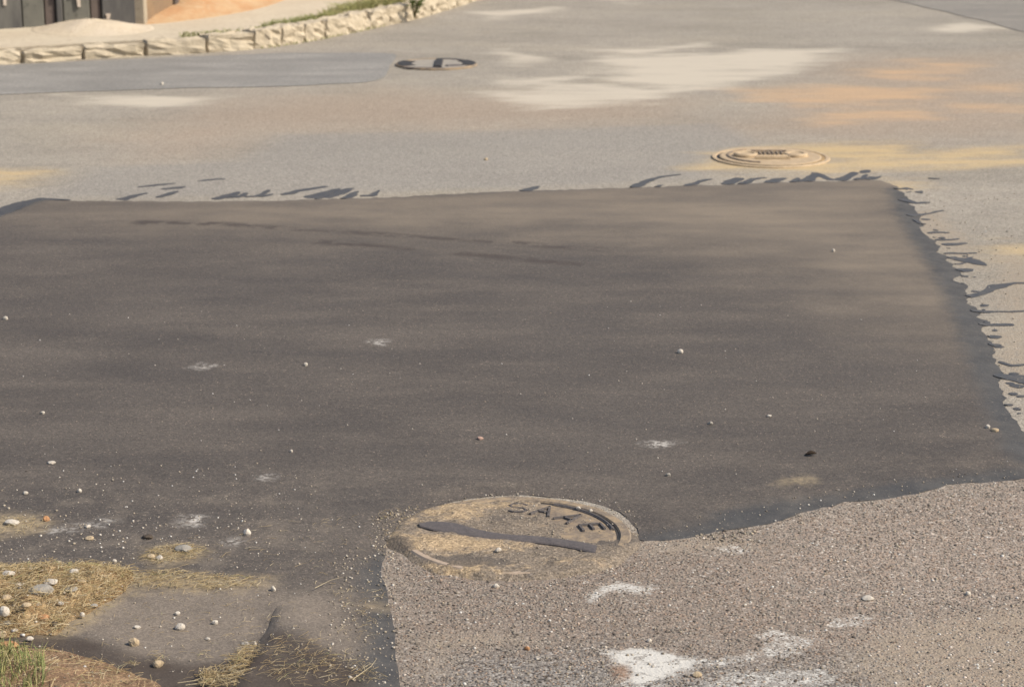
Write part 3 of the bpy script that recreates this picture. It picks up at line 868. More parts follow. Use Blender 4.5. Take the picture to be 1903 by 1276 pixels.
def ring(name, r0, r1, z0, z1, mat, parent, a0=0.0, a1=2 * math.pi, n=72, bev=0.004):
    full = abs(a1 - a0 - 2 * math.pi) < 1e-6
    prof = [(r0, z0), (r0, z1 - bev), (r0 + bev, z1), (r1 - bev, z1), (r1, z1 - bev), (r1, z0)]
    verts, faces = [], []
    k = len(prof)
    cnt = n if full else n + 1
    for i in range(cnt):
        th = a0 + (a1 - a0) * i / n
        for (r, z) in prof: verts.append((r * math.cos(th), r * math.sin(th), z))
    for i in range(n):
        j = (i + 1) % cnt
        for q in range(k - 1):
            faces.append((i * k + q, i * k + q + 1, j * k + q + 1, j * k + q)[::-1])
    if not full:
        faces.append(tuple(range(k))); faces.append(tuple((n * k + q) for q in reversed(range(k))))
    return mesh_obj(name, verts, faces, mat, parent, False)
def disc(name, r, z, mat, parent, n=72, thick=0.01, dish=0.0):
    verts, faces = [], []
    rr = [0.25, 0.5, 0.75, 0.97, 1.0]
    verts.append((0, 0, z + dish))
    for q in rr:
        for i in range(n):
            th = 2 * math.pi * i / n
            verts.append((r * q * math.cos(th), r * q * math.sin(th), z + dish * (1 - q * q) - (0.003 if q == 1.0 else 0)))
    for i in range(n):
        verts.append((r * math.cos(2 * math.pi * i / n), r * math.sin(2 * math.pi * i / n), z - thick))
    for i in range(n): faces.append((0, 1 + i, 1 + (i + 1) % n))
    for q in range(len(rr)):
        for i in range(n):
            a = 1 + q * n + i; b = 1 + q * n + (i + 1) % n
            faces.append((a, a + n, b + n, b))
    return mesh_obj(name, verts, faces, mat, parent, False)
def stroke_mesh(name, segs, z0, z1, w, mat, parent):
    """raised strokes with chamfered tops (segs: end points)"""
    verts, faces = [], []
    for (a, b) in segs:
        a = np.array(a); b = np.array(b); t = (b - a) / np.linalg.norm(b - a); n = np.array([-t[1], t[0]]) * w / 2
        i = len(verts)
        for (f, z) in ((1.0, z0), (0.75, z1)):
            for p in (a - n * f - t * w * 0.2 * f, b - n * f + t * w * 0.2 * f, b + n * f + t * w * 0.2 * f, a + n * f - t * w * 0.2 * f):
                verts.append((p[0], p[1], z))
        faces.append((i + 4, i + 5, i + 6, i + 7))
        for q in range(4): faces.append((i + q, i + (q + 1) % 4, i + 4 + (q + 1) % 4, i + 4 + q))
    return mesh_obj(name, verts, faces, mat, parent, False)

mat_lip = iron_mat('sandy_worn_lip', (0.36, 0.28, 0.21), (0.42, 0.33, 0.25), (0.30, 0.23, 0.16), 0.5, 0.7)
# near manhole: half buried, letters along the far rim
mh = empty('manhole_cover', (N1[0], N1[1], 0))
tag(mh, 'sand-caked iron manhole cover with SAAE lettering and a bent grey bar', 'manhole cover', 'manhole covers in the road')
ring('frame', 0.262, R1, -0.01, 0.0085, mat_iron_dusty, mh)
lid = disc('lid', 0.255, 0.006, mat_iron_dusty, mh, thick=0.015)
ring('rim', 0.243, 0.2545, 0.005, 0.0115, mat_iron, lid, math.radians(8), math.radians(66))
ring('frame_lip', 0.270, 0.291, 0.006, 0.0128, mat_lip, mh, math.radians(207), math.radians(277), 40, 0.004)
ring('seam', 0.2552, 0.2618, -0.01, 0.0035, mat_gap, mh, bev=0.001)
def local(px, py):
    q = at(px, py, 0.010); return (q[0] - N1[0], q[1] - N1[1])
def letter(ch, px, py, h=0.062, w=0.046, turn=0.0):
    c = np.array(local(px, py))
    a = math.atan2(c[1], c[0]) + turn
    up = np.array([math.cos(a), math.sin(a)]); rt = np.array([math.sin(a), -math.cos(a)])
    f = lambda u, v: tuple(c + rt * (u - 0.5) * w + up * (v - 0.5) * h)
    G = {'A': [((0, 0), (0.5, 1)), ((1, 0), (0.5, 1)), ((0.2, 0.38), (0.8, 0.38))],
         'E': [((0, 0), (0, 1)), ((0, 0), (1, 0)), ((0, 0.5), (0.85, 0.5)), ((0, 1), (1, 1))],
         'S': [((1, 0.85), (0.7, 1)), ((0.7, 1), (0.25, 1)), ((0.25, 1), (0, 0.8)), ((0, 0.8), (0.2, 0.55)), ((0.2, 0.55), (0.8, 0.45)),
               ((0.8, 0.45), (1, 0.2)), ((1, 0.2), (0.75, 0)), ((0.75, 0), (0.25, 0)), ((0.25, 0), (0, 0.15))]}
    stroke_mesh('letter', [(f(*p), f(*q)) for p, q in G[ch]], 0.004, 0.0115, 0.0075, mat_iron, lid)
letter('S', 963, 943); letter('A', 1012, 948, 0.07, 0.05); letter('A', 1060, 961, 0.07, 0.05); letter('E', 1100, 978, 0.056, 0.042)
# bent bar across the lid
bar_up = [(778, 974), (800, 968), (845, 972), (890, 985), (940, 994), (1000, 997), (1050, 1003), (1090, 1010), (1110, 1014)]
bar_dn = [(780, 980), (815, 988), (850, 994), (890, 1000), (940, 1005), (1000, 1009), (1050, 1016), (1090, 1025), (1106, 1030)]
verts, faces = [], []
U = densify([local(*p) for p in bar_up], 0.012, closed=False); D = densify([local(*p) for p in bar_dn], 0.012, closed=False)
nb = 40
for i in range(nb):
    u = U[int(i * (len(U) - 1) / (nb - 1))]; d = D[int(i * (len(D) - 1) / (nb - 1))]
    for (f, z) in ((0.0, 0.0), (0.0, 0.011), (0.10, 0.0135), (0.5, 0.0145), (0.90, 0.0135), (1.0, 0.011), (1.0, 0.0)):
        q = u + (d - u) * f
        verts.append((q[0], q[1], z + 0.0015 * float(vnoise(i * 0.4, f * 2, 3))))
for i in range(nb - 1):
    for j in range(6):
        a = i * 7 + j; faces.append((a, a + 1, a + 8, a + 7))
faces.append(tuple(range(7))[::-1]); faces.append(tuple((nb - 1) * 7 + j for j in range(7)))
mat_bar = iron_mat('dark_grey_metal', (0.088, 0.078, 0.076), (0.115, 0.10, 0.096), (0.15, 0.13, 0.115), 0.55, 0.75)
mesh_obj('raised_bar', verts, faces, mat_bar, lid, False)
# dirt lying over lid and frame
n = 120
lin = np.linspace(-0.36, 0.36, n)
DX, DY = np.meshgrid(lin, lin)
rr = np.hypot(DX, DY)
f1 = fbm(DX * 14 + 3, DY * 14 + 7, 51, 5); f2 = fbm(DX * 5, DY * 5, 61, 3)
blob = lambda cx, cy, rx, ry: np.exp(-(((DX - cx) / rx) ** 2 + ((DY - cy) / ry) ** 2))
b1 = blob(*local(835, 955), 0.13, 0.09); b2 = blob(*local(850, 1010), 0.18, 0.07); b3 = blob(*local(850, 1055), 0.16, 0.07)
b4 = blob(*local(740, 990), 0.09, 0.14); b5 = blob(*local(1085, 1042), 0.09, 0.06); b6 = blob(*local(960, 975), 0.2, 0.10); b7 = blob(*local(1130, 990), 0.08, 0.09)
b8 = blob(*local(960, 935), 0.16, 0.05)
hz = 0.0062 + 0.016 * (f1 - 0.52) + 0.006 * (f2 - 0.5) + 0.006 * b1 + 0.006 * b2 + 0.006 * b3 + 0.008 * b4 + 0.006 * b5 + 0.003 * b6 - 0.004 * b7 + 0.002 * b8 + 0.006 * blob(*local(1010, 1062), 0.2, 0.05) + 0.004 * blob(*local(1120, 1035), 0.08, 0.06)
hz = hz - 0.007 * blob(*local(805, 978), 0.07, 0.035)
hz = hz - 0.02 * sstep(0.285, 0.345, rr + 0.05 * (f2 - 0.5)) - 0.006 * sstep(0.9, 1.0, DX * 0 + (np.arctan2(DY, DX) > math.radians(5)) * (np.arctan2(DY, DX) < math.radians(75)) * (rr > 0.22))
tone = 0.10 + 0.6 * b1 + 0.75 * b2 + 0.55 * b3 + 0.2 * b4 + 0.35 * b5 - 0.2 * b6 + 0.35 * b8 + 0.25 * blob(*local(1120, 975), 0.1, 0.07)
dark = 0.8 * blob(*local(905, 1045), 0.09, 0.05) + 0.75 * blob(*local(835, 1038), 0.07, 0.05) + 0.9 * blob(*local(1135, 995), 0.09, 0.09) + 0.8 * blob(*local(738, 1012), 0.07, 0.06) + 0.5 * blob(*local(950, 962), 0.12, 0.06) + 0.6 * blob(*local(1090, 935), 0.08, 0.03)
vid = np.arange(n * n).reshape(n, n)
keep = (rr < 0.35)
faces = [(vid[j, i], vid[j, i + 1], vid[j + 1, i + 1], vid[j + 1, i]) for j in range(n - 1) for i in range(n - 1) if keep[j, i] and keep[j + 1, i + 1]]
mesh_obj('caked_dirt', np.column_stack([DX.ravel(), DY.ravel(), hz.ravel()]), faces, mat_lid_dirt, mh, True, {'tone': tone.ravel(), 'dark': dark.ravel()})

# second manhole: two round bosses joined by a ribbed name bar
mh2 = empty('manhole_cover', (N2[0], N2[1], 0))
tag(mh2, 'sandy iron manhole cover with two round bosses and a ribbed bar', 'manhole cover', 'manhole covers in the road')
ring('frame', 0.272, 0.297, -0.01, 0.0085, mat_iron_sandy, mh2)
lid2 = disc('lid', 0.256, 0.012, mat_iron_sandy, mh2, thick=0.02)
ring('gap', 0.254, 0.274, -0.01, 0.003, mat_gap, mh2, bev=0.001)
ring('packed_sand', 0.2565, 0.2715, 0.0, 0.0080, mat_sand, mh2, math.radians(-60), math.radians(125), bev=0.001)
for sx in (-1, 1):
    b_ = ring('boss', 0.036, 0.062, 0.011, 0.028, mat_iron_sandy, lid2, n=36, bev=0.006)
    b_.location = (sx * 0.125, 0, 0)
    c_ = disc('boss_centre', 0.0355, 0.024, mat_iron_sandy, b_, n=32)
stroke_mesh('name_bar', [((-0.064, 0.0), (0.064, 0.0))], 0.014, 0.023, 0.11, mat_iron_sandy, lid2)
stroke_mesh('bar_edge', [((-0.085, 0.095), (0.085, 0.095))], 0.011, 0.026, 0.022, mat_iron_dusty, lid2)
stroke_mesh('bar_edge', [((-0.085, -0.095), (0.085, -0.095))], 0.014, 0.026, 0.016, mat_iron_sandy, lid2)
for k in range(6):
    x_ = -0.055 + k * 0.022
    stroke_mesh('rib', [((x_, -0.035), (x_, 0.035))], 0.020, 0.031, 0.010, mat_iron_dusty, lid2)
ring('lid_rib', 0.205, 0.222, 0.010, 0.018, mat_iron_dusty, lid2, math.radians(120), math.radians(250), bev=0.003)

# far manhole: pale lid with dark slots and a hinge block
mh3 = empty('manhole_cover', (N3[0], N3[1], 0))
tag(mh3, 'pale worn manhole cover with dark slots beside the grey repair strip', 'manhole cover', 'manhole covers in the road')
ring('frame', 0.238, 0.272, -0.01, 0.014, mat_iron_dusty, mh3)
lid3 = disc('lid', 0.235, 0.012, mat_iron_pale, mh3, thick=0.02)
ring('slot', 0.165, 0.262, 0.010, 0.0165, mat_gap, lid3, math.radians(150), math.radians(215), 20, 0.002)
ring('slot', 0.18, 0.262, 0.010, 0.0165, mat_gap, lid3, math.radians(-25), math.radians(40), 20, 0.002)
ring('slot', 0.235, 0.262, 0.010, 0.0165, mat_iron, lid3, math.radians(45), math.radians(85), 20, 0.002)
stroke_mesh('hinge_block', [((0.015, -0.20), (0.015, 0.16))], 0.010, 0.026, 0.055, mat_gap, lid3)
stroke_mesh('slot', [((0.08, -0.13), (0.15, -0.10))], 0.010, 0.018, 0.06, mat_iron, lid3)
stroke_mesh('slot', [((-0.20, -0.215), (0.05, -0.245))], 0.010, 0.016, 0.02, mat_iron, lid3)

# ------------------------------------------------------------------ soil, straw, grass at the near left corner
SOIL = densify(ats([(-300, 1195), (-60, 1200), (40, 1212), (110, 1214), (170, 1232), (230, 1254), (300, 1276), (330, 1330), (300, 1450), (-300, 1450)]), 0.02, jitter=0.01, seed=71, jscale=18)
def soil_z(A):
    d = -sdf_poly(A, SOIL)
    return patch_z(A, 0.1) + 0.001 + 0.045 * sstep(0.0, 0.22, d) + 0.02 * (fbm(A[:, 0] * 22, A[:, 1] * 22, 72, 4) - 0.4) * sstep(0, 0.05, d)
soil = slab('soil', SOIL, 0.014, soil_z, mat_soil, None, 0.02)
tag(soil, kind='structure')

mat_straw = M('straw'); _r = mat_straw.attr('tint')
mat_straw = mat_straw.done(mat_straw.ramp(_r, [(0, (0.22, 0.145, 0.07)), (0.3, (0.37, 0.275, 0.135)), (0.65, (0.49, 0.39, 0.225)), (0.92, (0.56, 0.49, 0.34)), (1.0, (0.33, 0.33, 0.15))]), 0.75, None, 0.25)
mat_grass = M('grass_blade'); _r = mat_grass.attr('tint')
mat_grass = mat_grass.done(mat_grass.ramp(_r, [(0, (0.11, 0.15, 0.045)), (0.45, (0.20, 0.23, 0.085)), (0.75, (0.30, 0.29, 0.11)), (1, (0.46, 0.39, 0.20))]), 0.6, None, 0.3)

class Strands:
    def __init__(self): self.v, self.f, self.t = [], [], []
    def add(self, p0, p1, p2, r, tint, taper=0.3):
        i = len(self.v)
        pts = [np.array(p0), np.array(p1), np.array(p2)]
        for k, p in enumerate(pts):
            d = pts[min(k + 1, 2)] - pts[max(k - 1, 0)]
            d = d / (np.linalg.norm(d) + 1e-9)
            a = np.cross(d, [0.12, 0.3, 0.95]); a /= np.linalg.norm(a) + 1e-9
            b = np.cross(d, a)
            rad = r * (1 - (1 - taper) * k / 2)
            for q in range(3):
                th = 2 * math.pi * q / 3
                self.v.append(p + (a * math.cos(th) + b * math.sin(th)) * rad); self.t.append(tint)
        for k in range(2):
            for q in range(3):
                self.f.append((i + k * 3 + q, i + k * 3 + (q + 1) % 3, i + (k + 1) * 3 + (q + 1) % 3, i + (k + 1) * 3 + q))
    def build(self, name, mat): return mesh_obj(name, self.v, self.f, mat, None, True, {'tint': self.t})

STRAW_PX = [(-260, 1080), (-40, 1066), (90, 1062), (170, 1058), (250, 1066), (248, 1090), (190, 1126), (150, 1160), (110, 1190), (20, 1192), (-260, 1210)]
STRAW = densify(ats(STRAW_PX), 0.02, jitter=0.024, seed=81, jscale=16)
def straw_z(A):
    d = -sdf_poly(A, STRAW)
    return patch_z(A, 0.1) + 0.002 + (0.026 + 0.045 * (fbm(A[:, 0] * 20, A[:, 1] * 20, 82, 4) - 0.45)) * sstep(0.0, 0.10, d)
mat_litter = dirt_material('straw_litter', (0.27, 0.18, 0.095), (0.40, 0.30, 0.175), (0.20, 0.125, 0.06), 22)
bed = slab('straw_litter', STRAW, 0.012, straw_z, mat_litter, None, 0.02)
tag(bed, 'matted bed of dry grass cuttings beside the soil bank', 'straw', kind='stuff')

st = Strands()
def sample_in(poly, n, rs):
    poly = np.asarray(poly); lo, hi = poly.min(0), poly.max(0)
    out = np.zeros((0, 2))
    while len(out) < n:
        q = rs.uniform(lo, hi, (n * 3, 2)); q = q[sdf_poly(q, poly) < 0]; out = np.vstack([out, q])
    return out[:n]
def lay(poly, n, zf, lmin, lmax, r0, r1, rs, lift=0.008):
    pts = sample_in(poly, n, rs); z = zf(pts)
    for (x, y), zz in zip(pts, z):
        a = rs.uniform(0, 2 * math.pi); L = rs.uniform(lmin, lmax); cv = rs.uniform(-0.35, 0.35)
        dx, dy = math.cos(a) * L / 2, math.sin(a) * L / 2
        mx, my = -dy * cv, dx * cv
        up = rs.uniform(0.0, lift)
        st.add((x - dx, y - dy, zz + rs.uniform(0.0, lift)), (x + mx, y + my, zz + up + 0.003), (x + dx, y + dy, zz + rs.uniform(0, lift * 1.4)), rs.uniform(r0, r1), float(np.clip(rs.normal(0.55, 0.22), 0, 1)))
rs = np.random.default_rng(5)
FR = [(-260, 1070), (-40, 1058), (90, 1054), (170, 1050), (270, 1060), (262, 1092), (205, 1132), (168, 1166), (122, 1198), (20, 1200), (-260, 1220)]
lay(ats(FR), 500, lambda A: np.where(sdf_poly(A, STRAW) < 0, straw_z(A), patch_z(A, .1) + .001), 0.012, 0.05, 0.0004, 0.0009, rs, 0.004)
lay(STRAW, 3400, straw_z, 0.012, 0.055, 0.0005, 0.0011, rs, 0.013)
onp = lambda A: patch_z(A, 0.02) + 0.0015
lay(ats([(232, 1072), (330, 1068), (440, 1080), (500, 1086), (470, 1098), (380, 1106), (330, 1102), (250, 1098)]), 420, onp, 0.012, 0.045, 0.0004, 0.0008, rs, 0.004)
lay(ats([(262, 1046), (290, 1026), (345, 1020), (385, 1030), (350, 1048), (290, 1056)]), 300, onp, 0.012, 0.04, 0.0004, 0.0008, rs, 0.004)
lay(ats([(0, 970), (80, 962), (90, 985), (40, 1000), (-20, 1000)]), 90, onp, 0.008, 0.025, 0.0004, 0.0007, rs, 0.002)
lay(ats([(120, 1180), (260, 1100), (480, 1100), (500, 1180), (440, 1240), (240, 1240)]), 130, onp, 0.006, 0.028, 0.0003, 0.0006, rs, 0.002)
lay(SOIL, 1100, soil_z, 0.015, 0.06, 0.0005, 0.001, rs, 0.01)
# tufts caught along the lap edge
tuft = lambda A: patch_z(A, 0.02) + 0.004
lay(ats([(405, 1262), (450, 1222), (474, 1212), (478, 1222), (460, 1250), (438, 1290), (400, 1290)]), 200, tuft, 0.02, 0.07, 0.0004, 0.0009, rs, 0.014)
lay(ats([(372, 1262), (405, 1258), (400, 1292), (370, 1292)]), 90, tuft, 0.012, 0.04, 0.0006, 0.0012, rs, 0.012)
lay(ats([(236, 1248), (256, 1240), (258, 1252), (240, 1252)]), 12, tuft, 0.012, 0.035, 0.0004, 0.0007, rs, 0.008)
lay(ats([(280, 1230), (304, 1228), (304, 1248), (284, 1246)]), 16, tuft, 0.012, 0.04, 0.0004, 0.0007, rs, 0.008)
lay(ats([(500, 1200), (560, 1195), (660, 1225), (720, 1276), (560, 1290), (480, 1270)]), 240, lambda A: patch_z(A, .05) + lap_z(A) + 0.002, 0.01, 0.05, 0.0003, 0.0007, rs, 0.004)
lay(ats([(620, 1110), (715, 1090), (725, 1200), (640, 1200)]), 60, onp, 0.008, 0.03, 0.0003, 0.0006, rs, 0.003)
lay(ats([(330, 1000), (700, 960), (700, 1276), (330, 1276)]), 160, lambda A: onp(A) + lap_z(A), 0.008, 0.04, 0.0003, 0.0006, rs, 0.003)
lay(ats([(700, 960), (780, 945), (770, 1000), (720, 1010)]), 80, onp, 0.005, 0.02, 0.0003, 0.0007, rs, 0.004)
for (a, b, c_) in (((330, 1268), (400, 1262), (478, 1246)), ((345, 1272), (420, 1266), (470, 1255)), ((655, 1262), (690, 1240), (700, 1232)), ((585, 1092), (615, 1080), (640, 1078))):
    q = [at(*p, 0.02) for p in (a, b, c_)]
    st.add((*q[0], 0.02), (*q[1], 0.024), (*q[2], 0.03), 0.0010, 0.8)
o = st.build('dry_straw', mat_straw)
tag(o, 'dry yellow grass clippings strewn over the asphalt corner', 'straw', kind='stuff')

gr = Strands()
gp = sample_in(densify(ats([(-160, 1225), (10, 1215), (60, 1235), (85, 1260), (90, 1300), (60, 1380), (-200, 1380)]), 0.02), 760, rs)
gz = soil_z(gp)
for (x, y), z in zip(gp, gz):
    L = rs.uniform(0.02, 0.055); a = rs.uniform(0, 6.28); s = rs.uniform(0.2, 0.9)
    gr.add((x, y, z - 0.003), (x + math.cos(a) * L * s * 0.35, y + math.sin(a) * L * s * 0.35, z + L * 0.6), (x + math.cos(a) * L * s, y + math.sin(a) * L * s, z + L * (1 - 0.35 * s)), rs.uniform(0.0009, 0.0018), float(np.clip(rs.normal(0.62, 0.25), 0, 1)), 0.1)
for (bx, by, tx, ty) in ((2, 1262, 30, 1205), (6, 1268, 34, 1242), (-4, 1275, 12, 1200)):
    q0 = at(bx, by, 0.04); z1 = 0.04 + (by - ty) / 900.0; q1 = at(tx, ty, z1)
    gr.add((*q0, 0.03), ((q0[0] + q1[0]) / 2, (q0[1] + q1[1]) / 2, 0.5 * (0.03 + z1) + 0.005), (*q1, z1), 0.0016, 0.97, 0.2)
o = gr.build('grass', mat_grass)
tag(o, 'short green grass tuft on brown soil in the near left corner', 'grass', kind='stuff')

# grass along the top of the far kerb
kg = Strands()
kpx = KL[:, 0] / KL[:, 1]
for i in range(len(KL)):
    X = KL[i][0] / KL[i][1] * FPX * math.cos(PITCH) + W / 2
    if not (370 < X < 790): continue
    dens = 22 if X < 540 else (50 if X < 700 else 90)
    if 470 < X < 520: dens = 6
    for k in range(dens):
        u = rs.uniform(0.13, 0.22) if X < 680 else rs.uniform(0.12, 0.34)
        q = KL[i] + KN[i] * u + rs.uniform(-0.03, 0.03, 2)
        L = rs.uniform(0.02, 0.06) * (0.8 if X < 540 else (1.3 if X < 690 else 1.9)); a = rs.uniform(0, 6.28); s = rs.uniform(0.3, 1.0)
        kg.add((q[0], q[1], 0.09), (q[0] + math.cos(a) * L * s * .4, q[1] + math.sin(a) * L * s * .4, 0.1 + L * 0.6), (q[0] + math.cos(a) * L * s, q[1] + math.sin(a) * L * s, 0.1 + L * (1 - .3 * s)), rs.uniform(0.002, 0.004), float(np.clip(rs.normal(0.72 if X > 640 else 0.6, 0.15), 0, 1)), 0.2)
for i in range(len(KL)):
    X = KL[i][0] / KL[i][1] * FPX * math.cos(PITCH) + W / 2
    if 500 < X < 720:
        for k in range(3):
            q = KL[i] - KN[i] * rs.uniform(0.0, 0.03)
            L = rs.uniform(0.01, 0.03); a = rs.uniform(0, 6.28)
            kg.add((q[0], q[1], 0.0), (q[0] + math.cos(a) * L * .4, q[1] + math.sin(a) * L * .4, L * 0.6), (q[0] + math.cos(a) * L, q[1] + math.sin(a) * L, L), 0.003, 0.6, 0.2)
o = kg.build('verge_grass', mat_grass)
tag(o, 'olive grass growing along the top of the far kerb', 'grass', kind='stuff')

mat_leaf = stone_mat('weed_leaf', (0.10, 0.14, 0.035), (0.16, 0.19, 0.06), 40, 0.1)
mat_stem = stone_mat('weed_stem', (0.18, 0.16, 0.07), (0.14, 0.12, 0.05), 40, 0.1)
def weed(name, px, py, h, spread, n, label, base):
    q = at(px, py, base)
    root = empty(name, (q[0], q[1], base)); tag(root, label, 'weed')
    r = random.Random(int(px))
    for k in range(n):
        a = r.uniform(0, 6.28); L = h * r.uniform(0.6, 1.1); s = spread * r.uniform(0.3, 1)
        p0 = np.array((0, 0, -0.02)); p1 = np.array((math.cos(a) * s * .5, math.sin(a) * s * .5, L * .6)); p2 = np.array((math.cos(a) * s, math.sin(a) * s, L))
        s_ = Strands(); s_.add(p0, p1, p2, 0.004, 0.5)
        mesh_obj('stem', s_.v, s_.f, mat_stem, root)
        verts, faces = [], []
        for j in range(14):
            f = r.uniform(0.25, 1.0); c = p0 + (p1 - p0) * min(1, 2 * f) if f < .5 else p1 + (p2 - p1) * (2 * f - 1)
            d = np.array((math.cos(a + r.uniform(-2, 2)), math.sin(a + r.uniform(-2, 2)), r.uniform(-.2, .7))); d /= np.linalg.norm(d)
            w = np.cross(d, (0, 0, 1)); w /= np.linalg.norm(w) + 1e-9; ll = r.uniform(.03, .06); i0 = len(verts)
            verts += [c, c + d * ll * .5 + w * ll * .22 + np.array((0, 0, .004)), c + d * ll, c + d * ll * .5 - w * ll * .22 + np.array((0, 0, .004))]
            faces += [(i0, i0 + 1, i0 + 2), (i0, i0 + 2, i0 + 3)]
        mesh_obj('leaves', verts, faces, mat_leaf, root, False)
weed('weed_plant', 770, 30, 0.17, 0.12, 9, 'upright green weed growing at the end of the kerb grass', 0.05)
weed('weed_plant', 386, 4, 0.09, 0.10, 16, 'small green weed on the orange soil bank', bank_z(*at(386, 10, 0.2)))

# ------------------------------------------------------------------ stones
mat_white = stone_mat('pale_stone', (0.56, 0.52, 0.45), (0.48, 0.43, 0.36), 60)
mat_greyst = stone_mat('grey_stone', (0.33, 0.31, 0.27), (0.26, 0.24, 0.21), 60)
mat_tanst = stone_mat('tan_stone', (0.47, 0.38, 0.26), (0.40, 0.31, 0.20), 60)
mat_orst = stone_mat('orange_stone', (0.44, 0.24, 0.12), (0.38, 0.20, 0.10), 60)
mat_pinkst = stone_mat('pink_stone', (0.46, 0.31, 0.25), (0.40, 0.27, 0.22), 60)
mat_darkst = stone_mat('dark_shard', (0.07, 0.055, 0.045), (0.10, 0.08, 0.06), 60)

def stone_geo(seed, sx, sy, sz, sub=2):
    r = random.Random(seed)
    bm = bmesh.new()
    bmesh.ops.create_icosphere(bm, subdivisions=sub, radius=1)
    planes = []
    for k in range(7):
        d = Vector((r.uniform(-1, 1), r.uniform(-1, 1), r.uniform(-0.6, 1))).normalized()
        planes.append((d, r.uniform(0.62, 0.9)))
    for v in bm.verts:
        c = v.co.copy()
        for d, k in planes:
            e = c.dot(d) - k
            if e > 0: c -= d * e * 0.85
        nn = float(vnoise(c.x * 2.3 + seed, c.y * 2.3 + c.z * 1.7, seed)) - 0.5
        c *= 1 + 0.18 * nn
        v.co = (c.x * sx, c.y * sy, max(c.z, -0.55) * sz)
    return bm
def stone(px, py, wpx, hpx, mat, label, name='stone', depth=0.9, rot=None, base=None):
    """a stone standing on the surface at its foot px, py"""
    q = at(px, py, 0.012)
    z = base if base is not None else surf_z(*q)
    q = at(px, py, z)
    dist = math.sqrt(q[0] ** 2 + q[1] ** 2 + CAM_H ** 2)
    sc_ = dist / FPX
    w = wpx * sc_; ph = math.atan2(CAM_H, q[1])
    dd = w * depth
    h = max(0.35 * w, (hpx * sc_ - dd * math.sin(ph) * 0.7) / math.cos(ph))
    seed = int(px * 7 + py)
    bm = stone_geo(seed, w * 0.55, dd * 0.55, h * 0.62)
    o = bm_obj(name, bm, mat, None, False, (q[0], q[1] + dd * 0.4, z + h * 0.30))
    o.rotation_euler = (0, 0, random.Random(seed).uniform(-0.5, 0.5) if rot is None else rot)
    return tag(o, label, 'stone', 'loose stones on the asphalt')
stone(338, 1027, 30, 18, mat_greyst, 'flat grey stone at the back edge of the small straw patch')
stone(334, 1170, 18, 16, mat_white, 'round pale pebble in the middle of the near left asphalt')
stone(248, 1200, 19, 18, mat_tanst, 'tan pebble between the straw heap and the dark band')
stone(399, 1160, 11, 11, mat_white, 'small pale pebble to the right of the round one')
stone(329, 1143, 10, 10, mat_white, 'small pale pebble just behind the round one')
stone(254, 1168, 13, 8, mat_white, 'small flat white chip behind the tan pebble')
stone(386, 1189, 9, 7, mat_white, 'tiny pale pebble in front of the round one')
stone(455, 1199, 15, 9, mat_greyst, 'flat pale grey chip by the dark joint')
stone(473, 1199, 7, 10, mat_white, 'narrow upright chip touching the dark joint')
stone(293, 1240, 20, 17, mat_tanst, 'yellowish stone wrapped in dry stalks on the dark band')
stone(459, 994, 14, 14, mat_white, 'white angular pebble alone behind the straw')
stone(508, 1098, 9, 12, mat_white, 'small upright white pebble at the tip of the straw tail')
stone(85, 968, 12, 12, mat_orst, 'orange brick crumb at the end of the sand patch')
stone(20, 976, 26, 10, mat_white, 'pale rubble lump lying on the sand patch')
stone(162, 981, 12, 8, mat_white, 'pale chip between the sand patch and the chalky smear')
stone(166, 1003, 17, 9, mat_tanst, 'dull tan pebble in front of the chalky smear')
stone(272, 1002, 22, 8, mat_darkst, 'dark flat shard left of the flat grey stone')
stone(212, 1046, 9, 9, mat_white, 'white pebble just behind the straw heap')
stone(296, 1041, 14, 13, mat_white, 'white lump on the small straw patch')
stone(280, 1038, 15, 11, mat_tanst, 'sandy lump at the left end of the small straw patch')
stone(922, 1092, 12, 10, mat_white, 'white pebble in front of the near manhole cover')
stone(1265, 657, 11, 10, mat_white, 'white pebble in the middle right of the dark patch')
stone(568, 680, 8, 8, mat_white, 'white pebble in the middle left of the dark patch')
stone(892, 817, 12, 8, mat_pinkst, 'pink pebble on the dark patch behind the near manhole')
stone(1242, 885, 10, 9, mat_greyst, 'grey pebble near the front right edge of the dark patch')
stone(1320, 789, 10, 8, mat_greyst, 'small grey pebble on the right half of the dark patch')
stone(1430, 775, 9, 6, mat_white, 'small white chip on the right half of the dark patch')
stone(1836, 796, 10, 9, mat_white, 'left one of two pale pebbles near the right tar edge')
stone(1850, 802, 13, 9, mat_tanst, 'right one of two pale pebbles near the right tar edge')
stone(1207, 1193, 9, 9, mat_white, 'white pebble just behind the big lime splash')
stone(979, 1208, 11, 10, mat_orst, 'orange pebble on the worn road in front')
stone(1613, 1116, 22, 10, mat_white, 'pale flat stone set in the worn road at right')
stone(1800, 1106, 10, 10, mat_white, 'small white pebble on the worn road near the right edge')
stone(1296, 1258, 17, 13, mat_tanst, 'tan stone at the tip of the big lime splash')
stone(95, 862, 14, 6, mat_white, 'thin white chip on the dark patch behind the sand')
stone(47, 918, 9, 7, mat_white, 'left one of two white pebbles behind the sand patch')
stone(147, 915, 9, 9, mat_white, 'right one of two white pebbles behind the sand patch')
stone(541, 840, 7, 6, mat_white, 'small white pebble on the dark patch left of the pink one')
stone(79, 769, 8, 7, mat_white, 'small white pebble on the dark patch near the left edge')
stone(10, 594, 9, 8, mat_white, 'small pale pebble at the far left of the dark patch')
stone(1549, 468, 6, 7, mat_white, 'small white pebble at the far right of the dark patch')
stone(967, 926, 7, 7, mat_white, 'white crumb on the far rim of the near manhole')
stone(1075, 946, 9, 7, mat_white, 'white crumb on the manhole lid beside the rim', base=0.010)
